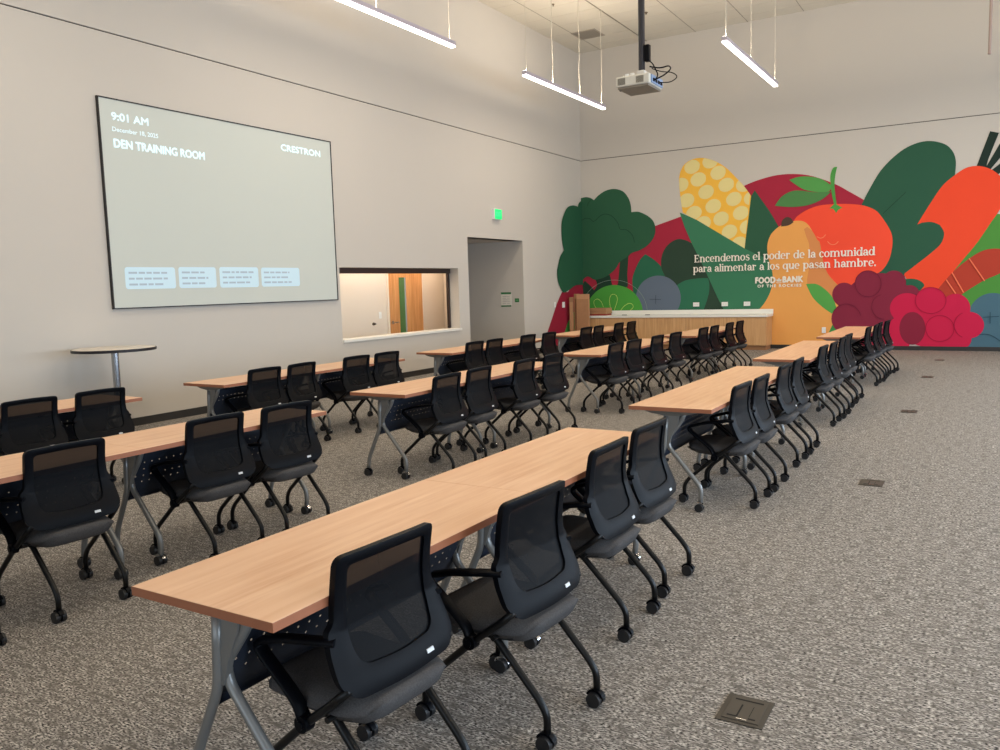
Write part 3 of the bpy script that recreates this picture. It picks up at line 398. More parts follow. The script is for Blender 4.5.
MLINES = [
('broccoli_line',(28,58,44),0.0111,'-0.018,3.217 0.126,3.284 0.261,3.259 0.36,3.192 0.562,3.329 0.727,3.348 0.89,3.262 1.017,3.105 1.08,2.952 1.241,2.927 1.399,2.785 1.454,2.604'),
('broccoli_line',(28,58,44),0.0089,'0.183,3.583 0.218,3.671 0.303,3.755'),
('lime_ring',(128,150,135),0.0089,'-0.064,0.845 -0.036,1.039 0.039,1.222 0.156,1.384 0.308,1.517 0.488,1.615 0.686,1.672 0.891,1.688 1.093,1.661 1.284,1.593 1.452,1.489 1.591,1.354 1.695,1.193 1.758,1.016 1.779,0.83'),
('lime_segment',(200,222,120),0.01,'0.59,1.007 0.526,1.146 0.426,1.215 0.331,1.165 0.339,1.056 0.405,0.963'),
('lime_segment',(200,222,120),0.01,'0.805,0.897 0.759,1.142 0.788,1.279 0.861,1.33 0.952,1.292 0.974,1.169 0.888,0.927'),
('lime_segment',(200,222,120),0.01,'1.035,0.879 1.151,1.015 1.282,1.089 1.378,1.066 1.393,0.982 1.279,0.886'),
('blueberry_mark',(50,60,72),0.01,'1.84,1.185 2.136,1.174'),
('blueberry_mark',(50,60,72),0.01,'1.997,1.286 1.995,1.064'),
('blueberry_mark',(36,60,72),0.0111,'8.992,0.697 9.267,0.712'),
('blueberry_mark',(36,60,72),0.0111,'9.108,0.801 9.115,0.57'),
('blueberry_arc',(36,60,72),0.0111,'8.929,0.342 9.061,0.349 9.179,0.305 9.357,0.164'),
('leaf_vein',(30,56,44),0.0089,'7.083,2.913 7.308,3.131 7.516,3.333'),
('radish_band',(226,116,84),0.0222,'8.706,1.901 8.993,1.435'),
('radish_band',(226,116,84),0.0222,'8.409,1.623 8.627,1.207'),
('radish_band',(226,116,84),0.0222,'8.307,1.479 8.487,1.186'),
('tomato_eye',(246,130,96),0.0178,'5.752,2.506 5.828,2.468 5.89,2.485 5.94,2.54'),
('tomato_eye',(246,130,96),0.0178,'5.979,2.389 6.03,2.333 6.092,2.312 6.154,2.327 6.203,2.377'),
('blackberry_ring',(100,28,50),0.01,'7.077,1.429 7.072,1.367 7.054,1.309 7.025,1.256 6.985,1.213 6.937,1.18 6.882,1.161 6.825,1.155 6.767,1.163 6.711,1.185 6.661,1.22 6.619,1.265 6.587,1.32 6.566,1.38 6.558,1.443 6.564,1.506 6.582,1.565 6.613,1.618 6.654,1.661 6.702,1.693 6.757,1.712 6.815,1.717 6.872,1.708 6.927,1.685 6.977,1.65 7.018,1.605 7.049,1.551 7.07,1.491 7.077,1.429'),
('blackberry_ring',(100,28,50),0.01,'7.148,0.668 7.094,0.675 7.042,0.695 6.995,0.727 6.955,0.77 6.925,0.821 6.906,0.877 6.899,0.937 6.904,0.996 6.921,1.052 6.949,1.103 6.987,1.144 7.033,1.175 7.083,1.193'),
('blackberry_ring',(100,28,50),0.01,'6.115,0.822 6.151,0.883 6.198,0.934 6.255,0.972 6.319,0.995 6.386,1.002 6.453,0.993 6.516,0.968 6.573,0.929 6.621,0.878 6.658,0.817 6.681,0.749'),
('raspberry_ring',(150,24,55),0.01,'8.315,1.051 8.309,0.991 8.29,0.934 8.258,0.883 8.214,0.841 8.161,0.809 8.102,0.789 8.039,0.783 7.975,0.79 7.913,0.811 7.858,0.844 7.811,0.888 7.775,0.941 7.753,0.999 7.744,1.06 7.75,1.121 7.77,1.179 7.803,1.23 7.848,1.272 7.902,1.303 7.962,1.322 8.025,1.327 8.089,1.319 8.149,1.298 8.203,1.264 8.249,1.22 8.284,1.168 8.306,1.111 8.315,1.051'),
('raspberry_ring',(150,24,55),0.01,'8.476,0.468 8.471,0.407 8.454,0.35 8.425,0.298 8.385,0.255 8.336,0.222 8.282,0.202 8.224,0.194 8.165,0.201 8.109,0.22 8.058,0.253 8.015,0.296 7.982,0.348 7.961,0.406 7.953,0.467 7.958,0.528 7.976,0.586 8.006,0.638 8.047,0.681 8.096,0.713 8.151,0.733 8.21,0.74 8.268,0.732 8.323,0.712 8.373,0.679 8.415,0.636 8.448,0.585 8.468,0.528 8.476,0.468'),
('raspberry_ring',(150,24,55),0.01,'8.635,0.288 8.583,0.321 8.539,0.364 8.505,0.417 8.483,0.475 8.474,0.537 8.48,0.599 8.498,0.657 8.529,0.709 8.571,0.753 8.621,0.785'),
]
TXT = {'l1': (2.975, 6.944, 2.045, 0.181), 'l2': (2.945, 6.973, 1.81, 0.177), 'food': (4.424, 4.863, 1.51, 0.132), 'bank': (5.034, 5.469, 1.516, 0.129), 'rock': (4.47, 5.436, 1.412, 0.06), 'mark': (4.948, 1.501), 'time': (6.232, 6.729, 3.718, 0.088), 'date': (6.229, 6.859, 3.585, 0.054), 'room': (6.237, 7.557, 3.398, 0.097), 'crest': (8.958, 9.781, 3.7, 0.089)}
CARDS = [(6.246, 6.968, 1.697, 1.967), (7.019, 7.62, 1.698, 1.972), (7.68, 8.373, 1.694, 1.976), (8.429, 9.194, 1.697, 1.973)]
BROC_B = '-0.033,3.797c 0.136,3.819 0.27,3.788 0.363,3.726c 0.505,3.844 0.704,3.938 0.932,3.957 1.157,3.879 1.298,3.706 1.36,3.525 1.374,3.353c 1.563,3.348 1.781,3.245 1.935,3.104 1.996,2.925 1.963,2.723 1.806,2.527 1.585,2.405 1.377,2.349 1.232,2.243 1.052,2.139 0.919,1.959 0.703,1.8 0.502,1.73 0.334,1.713 0.166,1.801 0.046,1.743 -0.078,1.592c'
BROC_L = '19.57,3.823c 19.225,3.676 19.15,3.574c 18.851,3.584 18.541,3.509 18.333,3.32 18.204,3.109 18.192,2.847 18.234,2.614 18.306,2.455c 18.088,2.289 17.96,2.055 17.909,1.928 17.944,1.695 18.085,1.517 18.259,1.411 18.586,1.479 18.937,1.58 19.477,1.589c'
# ------------------------------------------------------------------ mural
def parse(s):
    out = []
    for t in s.split():
        k = t.endswith('c'); a, b = (t[:-1] if k else t).split(','); out.append((float(a), float(b), k))
    return out
def smooth(pts, n=6):
    N = len(pts); out = []
    for i in range(N):
        p0, p1, p2, p3 = pts[i-1], pts[i], pts[(i+1) % N], pts[(i+2) % N]
        if p1[2] and p2[2]: out.append(p1[:2]); continue
        a = p1 if p1[2] else p0; d = p2 if p2[2] else p3
        for k in range(n):
            t = k/n
            out.append(tuple(.5*((2*p1[j])+(-a[j]+p2[j])*t+(2*a[j]-5*p1[j]+4*p2[j]-d[j])*t*t+(-a[j]+3*p1[j]-3*p2[j]+d[j])*t**3) for j in (0, 1)))
    return out
KM = 1.18
mcache = {}
def paint(c):
    if c not in mcache: mcache[c] = mat('mural_paint_%02x%02x%02x' % c, rgb(c, KM), .75, noise=(2.5, .02), spec=.15)
    return mcache[c]
mural = thing('wall_mural', 'colourful painted mural of broccoli, corn, squash, tomato, carrot and berries across the back wall', 'mural', (0, L, 0))
from mathutils.geometry import tessellate_polygon
def flat(name, poly, col, off, wall='B', parent=mural, m=None):
    pp = [(a, b) for a, b in poly]; q = [pp[0]]
    for a in pp[1:]:
        if abs(a[0]-q[-1][0])+abs(a[1]-q[-1][1]) > 1e-4: q.append(a)
    co = [Vector((a, b, 0)) for a, b in q]
    bm = bmesh.new()
    vs = [bm.verts.new((a, -off, b)) if wall == 'B' else bm.verts.new((off, a-L, b)) for a, b in q]
    for t in tessellate_polygon([co]):
        try: bm.faces.new([vs[i] for i in t])
        except ValueError: pass
    return obj(name, bm, m or paint(col), parent)
off = .001
for name, c, wall, sm, s in MURAL:
    pts = parse(s); poly = smooth(pts) if sm else [p[:2] for p in pts]
    if wall == 'B': poly = [(max(.0005, a), max(.088, b)) for a, b in poly]
    else: poly = [(min(L-.0005, a), max(.1, b)) for a, b in poly]
    flat(name, poly, tuple(c), off, wall); off += .0002
flat('broccoli', [(max(.0005, a), b) for a, b in smooth(parse(BROC_B))], (46, 88, 64), .0155)
flat('broccoli', [(min(L-.0005, a), b) for a, b in smooth(parse(BROC_L))], (40, 84, 60), .0155, 'L')
def ribbon2(pts, w):
    """flat strip polygon(s) around a 2-D polyline, w may vary"""
    ws = w if isinstance(w, (list, tuple)) else [w]*len(pts); l, r = [], []
    for i, p in enumerate(pts):
        a = pts[max(i-1, 0)]; b = pts[min(i+1, len(pts)-1)]; dx, dy = b[0]-a[0], b[1]-a[1]; d = math.hypot(dx, dy) or 1
        nx, ny = -dy/d*ws[i]/2, dx/d*ws[i]/2; l.append((p[0]+nx, p[1]+ny)); r.append((p[0]-nx, p[1]-ny))
    return l, r
def strips(bm, pts, w, f):
    l, r = ribbon2(pts, w); lv = [bm.verts.new(f(*p)) for p in l]; rv = [bm.verts.new(f(*p)) for p in r]
    for i in range(len(l)-1): bm.faces.new((lv[i], lv[i+1], rv[i+1], rv[i]))
for name, c, wd, s in MLINES:
    pts = [(a, b, False) for a, b, _ in parse(s)]
    if len(pts) > 2:
        pts = [pts[0]+()]+pts+[pts[-1]]; q = []
        for i in range(1, len(pts)-2):
            p0, p1, p2, p3 = pts[i-1], pts[i], pts[i+1], pts[i+2]
            for k in range(6):
                t = k/6; q.append(tuple(.5*((2*p1[j])+(-p0[j]+p2[j])*t+(2*p0[j]-5*p1[j]+4*p2[j]-p3[j])*t*t+(-p0[j]+3*p1[j]-3*p2[j]+p3[j])*t**3) for j in (0, 1)))
        pts = q+[pts[-1][:2]]
    else: pts = [p[:2] for p in pts]
    pts = [(max(.001, a), max(.09, b)) for a, b in pts]
    bm = bmesh.new(); strips(bm, pts, wd, lambda a, b: (a, -.034, b)); obj(name, bm, paint(tuple(c)), mural)

# hand-drawn serif letters: stems, serifs, bowls with thick sides and thin tops
def serif_text(text, x0, x1, z, xh, name):
    ST, TN, SH = .25, .12, .12   # stem, thin stroke, serif height (units of x-height)
    AS = 1.42                      # ascender height
    bm = bmesh.new(); polys = []
    def R(a, b, c, d): polys.append([(a, c), (b, c), (b, d), (a, d)])
    def arc(cx, cy, rx, ry, a0, a1, th=ST, tn=TN, n=18):
        for i in range(n):
            q = []
            for k in (i, i+1):
                a = math.radians(a0+(a1-a0)*k/n); q.append(((cx+rx*math.cos(a), cy+ry*math.sin(a)), (cx+(rx-th)*math.cos(a), cy+(ry-tn)*math.sin(a))))
            polys.append([q[0][0], q[1][0], q[1][1], q[0][1]])
    def stem(x, y0, y1, foot=True, top=True):
        R(x, x+ST, y0, y1)
        if foot: R(x-.09, x+ST+.09, y0, y0+SH)
        if top: polys.append([(x-.13, y1-.10), (x, y1-.16), (x+.02, y1), (x-.13, y1-.04)])
    def glyph(c, x):
        W = .92
        if c == 'o': arc(x+.47, .5, .47, .52, 0, 360); return .94
        if c == 'c': arc(x+.45, .5, .45, .52, 50, 320); arc(x+.68, .76, .12, .12, 0, 360, .12, .12, 10); return .82
        if c == 'e': arc(x+.45, .5, .45, .52, 0, 315); R(x+.1, x+.86, .47, .56); return .90
        if c in 'dq':
            arc(x+.45, .5, .45, .52, 0, 360)
            if c == 'd': stem(x+.72, 0, AS); R(x+.72, x+1.03, 0, SH)
            else: stem(x+.72, -.5, 1.0, True, False)
            return 1.02
        if c in 'bp':
            arc(x+.58, .5, .45, .52, 0, 360)
            if c == 'b': stem(x+.1, 0, AS, False)
            else: stem(x+.1, -.5, 1.02)
            return 1.04
        if c in 'nhm':
            stem(x+.1, 0, AS if c == 'h' else 1.02); k = 2 if c == 'm' else 1; xx = x+.1
            for _ in range(k):
                arc(xx+.44, .62, .42, .40, 0, 180, ST, .13); R(xx+.86-ST, xx+.86, 0, .63); R(xx+.86-ST-.09, xx+.95, 0, SH); xx += .64
            return .1+.64*k+.34
        if c == 'u':
            stem(x+.1, .3, 1.0, False); arc(x+.44, .38, .34, .40, 180, 360, ST, .13); R(x+.70, x+.70+ST, 0, 1.0); R(x+.6, x+.72, .9, 1.0); R(x+.7, x+1.0, 0, SH)
            return 1.02
        if c == 'r': stem(x+.1, 0, 1.02); arc(x+.50, .60, .32, .38, 60, 170, .16, .13); arc(x+.62, .83, .12, .12, 0, 360, .12, .12, 10); return .78
        if c == 'a':
            R(x+.56, x+.56+ST, .08, .66); arc(x+.42, .64, .355, .38, 0, 165, ST, .12); arc(x+.17, .74, .1, .1, 0, 360, .1, .1, 10)
            arc(x+.36, .29, .34, .31, 20, 340); R(x+.66, x+.90, 0, SH); return .88
        if c == 's':
            pts = [(.70, .80), (.60, .93), (.40, .97), (.20, .90), (.15, .74), (.26, .60), (.48, .50), (.66, .38), (.68, .20), (.56, .06), (.34, .03), (.16, .10), (.07, .24)]
            ws = [.12, .10, .10, .13, .18, .22, .24, .22, .18, .13, .10, .10, .12]
            l, r = ribbon2([(x+a, b) for a, b in pts], ws)
            for i in range(len(l)-1): polys.append([l[i], l[i+1], r[i+1], r[i]])
            return .78
        if c == 'l': stem(x+.1, 0, AS); return .42
        if c == 'i': stem(x+.1, 0, 1.0); arc(x+.2, 1.27, .14, .14, 0, 360, .14, .14, 12); return .42
        if c == 't': R(x+.14, x+.14+ST, .2, 1.28); R(x, x+.56, .9, 1.0); arc(x+.36, .24, .22, .26, 180, 310, ST, .12); return .6
        if c == 'E':
            R(x+.1, x+.1+ST, 0, 1.38); R(x, x+.95, 0, .12); R(x, x+.92, 1.26, 1.38); R(x+.2, x+.72, .66, .76); R(x+.85, x+.97, 0, .38); R(x+.82, x+.93, 1.05, 1.38); R(x+.65, x+.73, .55, .87)
            return 1.05
        if c == '.': arc(x+.16, .13, .15, .15, 0, 360, .15, .15, 12); return .34
        return .5
    x = 0
    for ch in text: x += glyph(ch, x)+.035
    x -= .035; k = (x1-x0)/x
    for i, q in enumerate(polys):
        q2 = [(a*k+x0, b*xh+z) for a, b in q]
        try: bm.faces.new([bm.verts.new((a, -.036-.00012*(i % 17), b)) for a, b in q2])
        except ValueError: pass
    return obj(name, bm, M_MTEXT, mural)
M_MTEXT = mat('mural_white_lettering', rgb((246, 240, 226)), .7)
def sans(text, width, height, name, m, parent, place, bold=0.0, spacing=1.0, flip=False):
    """font outlines turned into one flat mesh, fitted to width and cap height; place(a,b)->point"""
    cu = bpy.data.curves.new('txt', 'FONT'); cu.body = text; cu.space_character = spacing; cu.resolution_u = 3
    o = bpy.data.objects.new('txt', cu); COL.objects.link(o); bpy.context.view_layer.update()
    me = bpy.data.meshes.new_from_object(o.evaluated_get(bpy.context.evaluated_depsgraph_get())); bpy.data.objects.remove(o)
    xs = [v.co.x for v in me.vertices]; ys = [v.co.y for v in me.vertices]
    a0, a1 = min(xs), max(xs); k = width/(a1-a0); cap = .73 if ',' in text else max(ys)
    src = bmesh.new(); src.from_mesh(me); bmx = bmesh.new(); e = (place(1, 0)-place(0, 0)).cross(place(0, 1)-place(0, 0)); n = Vector((1, 0, 0)) if abs(e.x) > .5 else Vector((0, -1, 0))
    shifts = [(0, 0)] if not bold else [(0, 0), (bold, 0), (-bold, 0), (0, bold), (0, -bold)]
    for si, (dx, dy) in enumerate(shifts):      # heavier weight: the same outline laid over itself a hair apart
        mp = {v: bmx.verts.new(place((v.co.x-a0)*k+dx*height, v.co.y/cap*height+dy*height)+n*(.0001*si)) for v in src.verts}
        for f in src.faces: bmx.faces.new([mp[v] for v in f.verts])
    bmx.to_mesh(me); src.free(); bmx.free()
    me.materials.append(m); me.name = name
    o = bpy.data.objects.new(name, me); COL.objects.link(o); o.parent = parent; return o
x0, x1, z, h = TXT['l1']; serif_text('Encendemos el poder de la comunidad', x0, x1, z, h/1.40, 'lettering')
x0, x1, z, h = TXT['l2']; serif_text('para alimentar a los que pasan hambre.', x0, x1, z, h/1.40, 'lettering')
for k, t, b, sp in (('food', 'FOOD', .08, 1.08), ('bank', 'BANK', .08, 1.08), ('rock', 'OF THE ROCKIES', .07, 1.35)):
    x0, x1, z, h = TXT[k]; sans(t, x1-x0, h, 'lettering', M_MTEXT, mural, lambda a, bb, x0=x0, z=z: Vector((x0+a, -.036, z+bb)), b, sp)
mx_, mz_ = TXT['mark']   # small sprout emblem between the two words: three leaves over a ground line
bm = bmesh.new()
for ang, ln in ((PI/2, .085), (PI/2+.9, .075), (PI/2-.9, .075)):
    l = []
    for i in range(13):
        t = i/12; wv = math.sin(PI*t)*.022; l.append((t*ln, wv))
    pts = l+[(a, -b) for a, b in l[::-1][1:-1]]
    bm.faces.new([bm.verts.new((mx_+a*math.cos(ang)-b*math.sin(ang), -.036, mz_+.035+a*math.sin(ang)+b*math.cos(ang))) for a, b in pts])
l = [(-.07, .03), (-.03, .012), (.03, .012), (.07, .03), (.04, .0), (-.04, .0)]
bm.faces.new([bm.verts.new((mx_+a, -.036, mz_+b)) for a, b in l])
obj('emblem', bm, M_MTEXT, mural)

# ------------------------------------------------------------------ projection screen
scr = thing('projection_screen', 'large wall screen with thin black frame showing a pale room booking display', 'projection screen', (0, 6.06, 1.458))
SY, SZ = 10.032-6.06, 3.97-1.458
bm = bmesh.new(); t = .014
for a in ((0, SY, 0, t), (0, SY, SZ-t, SZ)): box(bm, .0, .04, a[0], a[1], a[2], a[3])
for a in ((0, t), (SY-t, SY)): box(bm, .0, .04, a[0], a[1], t, SZ-t)
obj('frame', bm, mat('screen_frame', rgb((28, 26, 26)), .5), scr)
M_SCR = mat('lit_screen_fabric', rgb((196, 200, 192)), .8, emit=((.80, .90, .86, 1), .10))
obj('screen_surface', nb(.004, .03, t, SY-t, t, SZ-t), M_SCR, scr)
M_PT = mat('projected_text', rgb((200, 215, 220)), .8, emit=((.78, .95, 1, 1), .6))
M_PC = mat('projected_card', rgb((176, 195, 205)), .8, emit=((.66, .90, 1, 1), .4))
M_PG = mat('projected_grey', rgb((150, 165, 175)), .8, emit=((.6, .75, .85, 1), .28))
def scp(y0, z0, d=.0325): return lambda a, b: Vector((d, y0+a-6.06, z0+b-1.458))
for k, t_, b in (('time', '9:01 AM', .055), ('date', 'December 18, 2025', .02), ('room', 'DEN TRAINING ROOM', .06), ('crest', 'CRESTRON', .06)):
    y0, y1, z, h = TXT[k]; sans(t_, y1-y0, h, 'projected_text', M_PT, scr, scp(y0, z), b)
for ci, (y0, y1, z0, z1) in enumerate(CARDS):
    y0 -= 6.06; y1 -= 6.06; z0 -= 1.458; z1 -= 1.458; r = .035; pts = []
    for cx, cy, a0 in ((y1-r, z1-r, 0), (y0+r, z1-r, 90), (y0+r, z0+r, 180), (y1-r, z0+r, 270)):
        for k in range(5): a = math.radians(a0+k*22.5); pts.append((cx+r*math.cos(a), cy+r*math.sin(a)))
    bm = bmesh.new(); bm.faces.new([bm.verts.new((.0325, a, b)) for a, b in pts]); c = obj('projected_card', bm, M_PC, scr)
    bm = bmesh.new(); rr = random.Random(ci)
    for li in range(3):
        yy = y0+.05; zz = z1-.07-li*.072; end = y0+(y1-y0)*(.68+.2*rr.random())
        while yy < end:
            wd = .05+.09*rr.random(); box(bm, .0335, .034, yy, min(yy+wd, end), zz-.012, zz+.012); yy += wd+.022
    obj('projected_lines', bm, M_PG, c)

# ------------------------------------------------------------------ exit sign, poster, switches, outlets
ex = thing('exit_sign', 'glowing green exit sign on the wall above the alcove opening', 'exit sign', (0, 14.95, 3.03))
obj('housing', nb(0, .07, 0, .30, -.008, .215, bev=.006), M_PLATE, ex)
obj('lit_face', nb(.07, .076, .012, .288, 0, .205), mat('exit_green_light', rgb((20, 190, 90)), .4, emit=((.01, .78, .22, 1), 1.0)), ex)
sans('EXIT', .2, .09, 'lettering', mat('exit_letter_light', rgb((60, 225, 130)), .4, emit=((.08, .95, .36, 1), 1.0)), ex, lambda a, b: Vector((.0775, .055+a, .06+b)), .02)
po = thing('wall_poster', 'small white notice with green header and footer inside the alcove', 'notice', (-.60, DY1, 1.14))
obj('sheet', nb(0, .27, -.008, 0, 0, .33), mat('poster_paper', rgb((226, 222, 210)), .6), po)
M_PGRN = mat('notice_green', rgb((40, 118, 64)), .6)
obj('header_band', nb(0, .27, -.010, -.008, .285, .33), M_PGRN, po); obj('footer_band', nb(0, .27, -.010, -.008, 0, .03), M_PGRN, po)
bm = bmesh.new()
for i in range(5): box(bm, .04, .13+.02*(i % 3), -.0095, -.008, .07+i*.04, .08+i*.04); box(bm, .16, .23, -.0095, -.008, .07+i*.04, .078+i*.04)
obj('text_lines', bm, mat('notice_text', rgb((170, 160, 160)), .6), po)
pl = thing('room_plate', 'small green plate to the right of the notice in the alcove', 'plate', (-.235, DY1, 1.24))
obj('plate_body', nb(0, .11, -.012, 0, 0, .085, bev=.003), M_PGRN, pl); obj('plate_text', nb(.02, .09, -.0135, -.012, .04, .05), mat('plate_text', rgb((150, 190, 150)), .6), pl)
M_SOCK = mat('socket_grey', rgb((228, 228, 224)), .4)
def plate(name, label, cat, loc, wall, w_, h_, kind, group=None):
    o = thing(name, label, cat, loc, {'B': 0, 'L': PI/2}[wall], group)
    obj('cover_plate', nb(-w_/2, w_/2, -.008, 0, -h_/2, h_/2, bev=.002), M_PLATE, o); bm = bmesh.new()
    if kind == 'switch': box(bm, -.012, .012, -.014, -.008, -.03, .03)
    else:
        bm.free()
        for s in (-1, 1):
            bm = nb(s*.03-.018, s*.03+.018, -.0095, -.008, -.015, .015) if w_ > h_ else nb(-.015, .015, -.0095, -.008, s*.03-.018, s*.03+.018)
            obj('socket_face', bm, M_SOCK, o)
        return o
    obj('rocker', bm, M_PLATE, o)
    return o
plate('light_switch', 'narrow white light switch between the alcove and the mural', 'light switch', (.001, 17.78, 1.13), 'L', .06, .13, 'switch')
plate('light_switch', 'white light switch plate overlapping the maroon root of the mural', 'light switch', (.012, 18.22, 1.11), 'L', .14, .14, 'switch')
OX = [(3.02, 'white outlet plate above the counter nearest the painted blueberry'), (3.71, 'middle white outlet plate above the white counter'), (4.23, 'white outlet plate above the counter nearest the yellow squash')]
for x, l in OX: plate('wall_outlet', l, 'outlet', (x, L-.037, 1.04), 'B', .15, .10, 'outlet', 'outlets above the counter')
plate('wall_outlet', 'white outlet low on the yellow squash of the mural', 'outlet', (5.93, L-.037, .427), 'B', .085, .13, 'outlet')
plate('office_switch', 'small white switch on the office wall seen through the window', 'light switch', (DX+.001, 12.33, 1.12), 'L', .08, .13, 'switch')
o = obj('door_stop', cyl(cyl(bmesh.new(), (DX+.01, 12.12, .96), (1, 0, 0), .03, .02, 14), (DX+.035, 12.12, .96), (1, 0, 0), .018, .05, 12), mat('dark_knob', rgb((60, 50, 44)), .4), None, True, 40)
tag(o, 'small dark round wall knob beside the office switch', 'wall knob')

# ------------------------------------------------------------------ counter with cabinets
CY = 18.80
cab = thing('counter_cabinet', 'long light oak base cabinet under the white counter at the back wall', 'cabinet', (.42, CY, 0))
CW = 4.80-.42; D0 = L-CY
bm = bmesh.new(); box(bm, 0, CW, .012, D0-.04, .10, .752); box(bm, 0.0, CW-.03, .07, D0-.04, 0, .10, mi=1)
obj('carcass', bm, [M_OAK, mat('oak_toe_kick', rgb((172, 124, 84)), .6)], cab)
xs = [0, .95, 1.93, 2.53, 3.12, 3.74, CW]
for a, b in zip(xs[:-1], xs[1:]): obj('door', nb(a+.003, b-.003, -.008, .012, .115, .742, bev=.002), M_OAK, cab)
ct = thing('countertop', 'long white countertop with low backsplash on the oak cabinets', 'countertop', (.40, CY-.03, .754))
bm = bmesh.new(); box(bm, 0, 4.43, 0, L-CY-.026, 0, .055, bev=.004)
obj('slab', bm, M_WHITE, ct); obj('backsplash', nb(.0, 4.43, L-CY-.026, L-CY-.010, .055, .16), M_WHITE, ct)
# low things lying on the counter: grey cord ends
for x, l in ((1.35, 'small dark remote lying on the counter beside the cardboard'), (1.95, 'flat grey clip lying on the counter below the painted lime')):
    o = obj('small_remote', nb(-.06, .06, -.02, .02, 0, .018, bev=.004), mat('grey_plastic', rgb((120, 118, 112)), .5), None, loc=(x, CY+.1, .8095)); tag(o, l, 'remote')
# cardboard: sheets standing in the corner, flat carton on the counter
def sheet(x0, x1, y, h, lean, label, m, rz=0, th=.03):
    o = thing('cardboard_sheet', label, 'cardboard', ((x0+x1)/2, y, 0), rz, 'cardboard sheets standing by the counter')
    bm = nb(-(x1-x0)/2, (x1-x0)/2, -th/2, th/2, 0, h)
    for v in bm.verts: v.co.y += lean*v.co.z
    obj('board', bm, m, o)
    bm = nb(-(x1-x0)/2+.015, (x1-x0)/2-.015, -th/2-.004, -th/2, .04, h-.12)
    for v in bm.verts: v.co.y += lean*v.co.z
    bm2 = bm; obj('flap', bm2, M_CARD2 if m is M_CARD else M_CARD, o); return o
sheet(.27, .61, 18.45, 1.36, .0, 'widest pale cardboard sheet standing against the cabinet end', mat('cardboard_pale', rgb((196, 148, 108)), .85, noise=(10, .1)))
sheet(.17, .30, 18.52, 1.37, .0, 'narrow light cardboard sheet behind the widest one', M_CARD, .15)
sheet(.085, .19, 18.42, 1.29, .0, 'dark brown cardboard strip standing nearest the screen wall', M_CARD2, .3)
fb = thing('flat_carton', 'flat brown carton with a red stripe lying on the left end of the counter', 'carton', (.42, CY+.02, .8095))
obj('carton_body', nb(0, .47, 0, .38, .04, .185, bev=.004), M_CARD, fb); obj('red_tray', nb(.0, .46, -.006, .37, 0, .04), mat('red_card', rgb((150, 52, 44)), .6), fb); obj('flap_edge', nb(0, .47, -.004, 0, .11, .115), M_CARD2, fb)

# ------------------------------------------------------------------ round standing table
rtb = thing('standing_table', 'tall round cafe table with thin top and steel column by the screen wall', 'table', (.55, 5.685, 0))
bm = lathe(bmesh.new(), [(.435, 1.0), (.443, 1.004), (.443, 1.022), (.435, 1.027)], 48); obj('tabletop', bm, [mat('grey_laminate', rgb((214, 206, 194)), .4)], rtb, True, 35)
bm = lathe(bmesh.new(), [(.4435, .994), (.447, .996), (.447, 1.024), (.4435, 1.026)], 48); obj('edge_band', bm, mat('black_edge', rgb((26, 20, 26)), .5), rtb, True, 35)
obj('mounting_plate', lathe(bmesh.new(), [(.10, .985), (.11, .99), (.11, 1.0), (.1, 1.0)], 24), M_BLACK, rtb, True, 35)
obj('column', lathe(bmesh.new(), [(.04, .02), (.04, .985)], 24), mat('brushed_steel', rgb((170, 172, 176)), .25, metal=.9), rtb, True, 60)
obj('foot_disc', lathe(bmesh.new(), [(.28, 0), (.28, .01), (.26, .018), (.06, .03), (.05, .045)], 36), mat('steel_disc', rgb((150, 150, 152)), .3, metal=.8), rtb, True, 50)
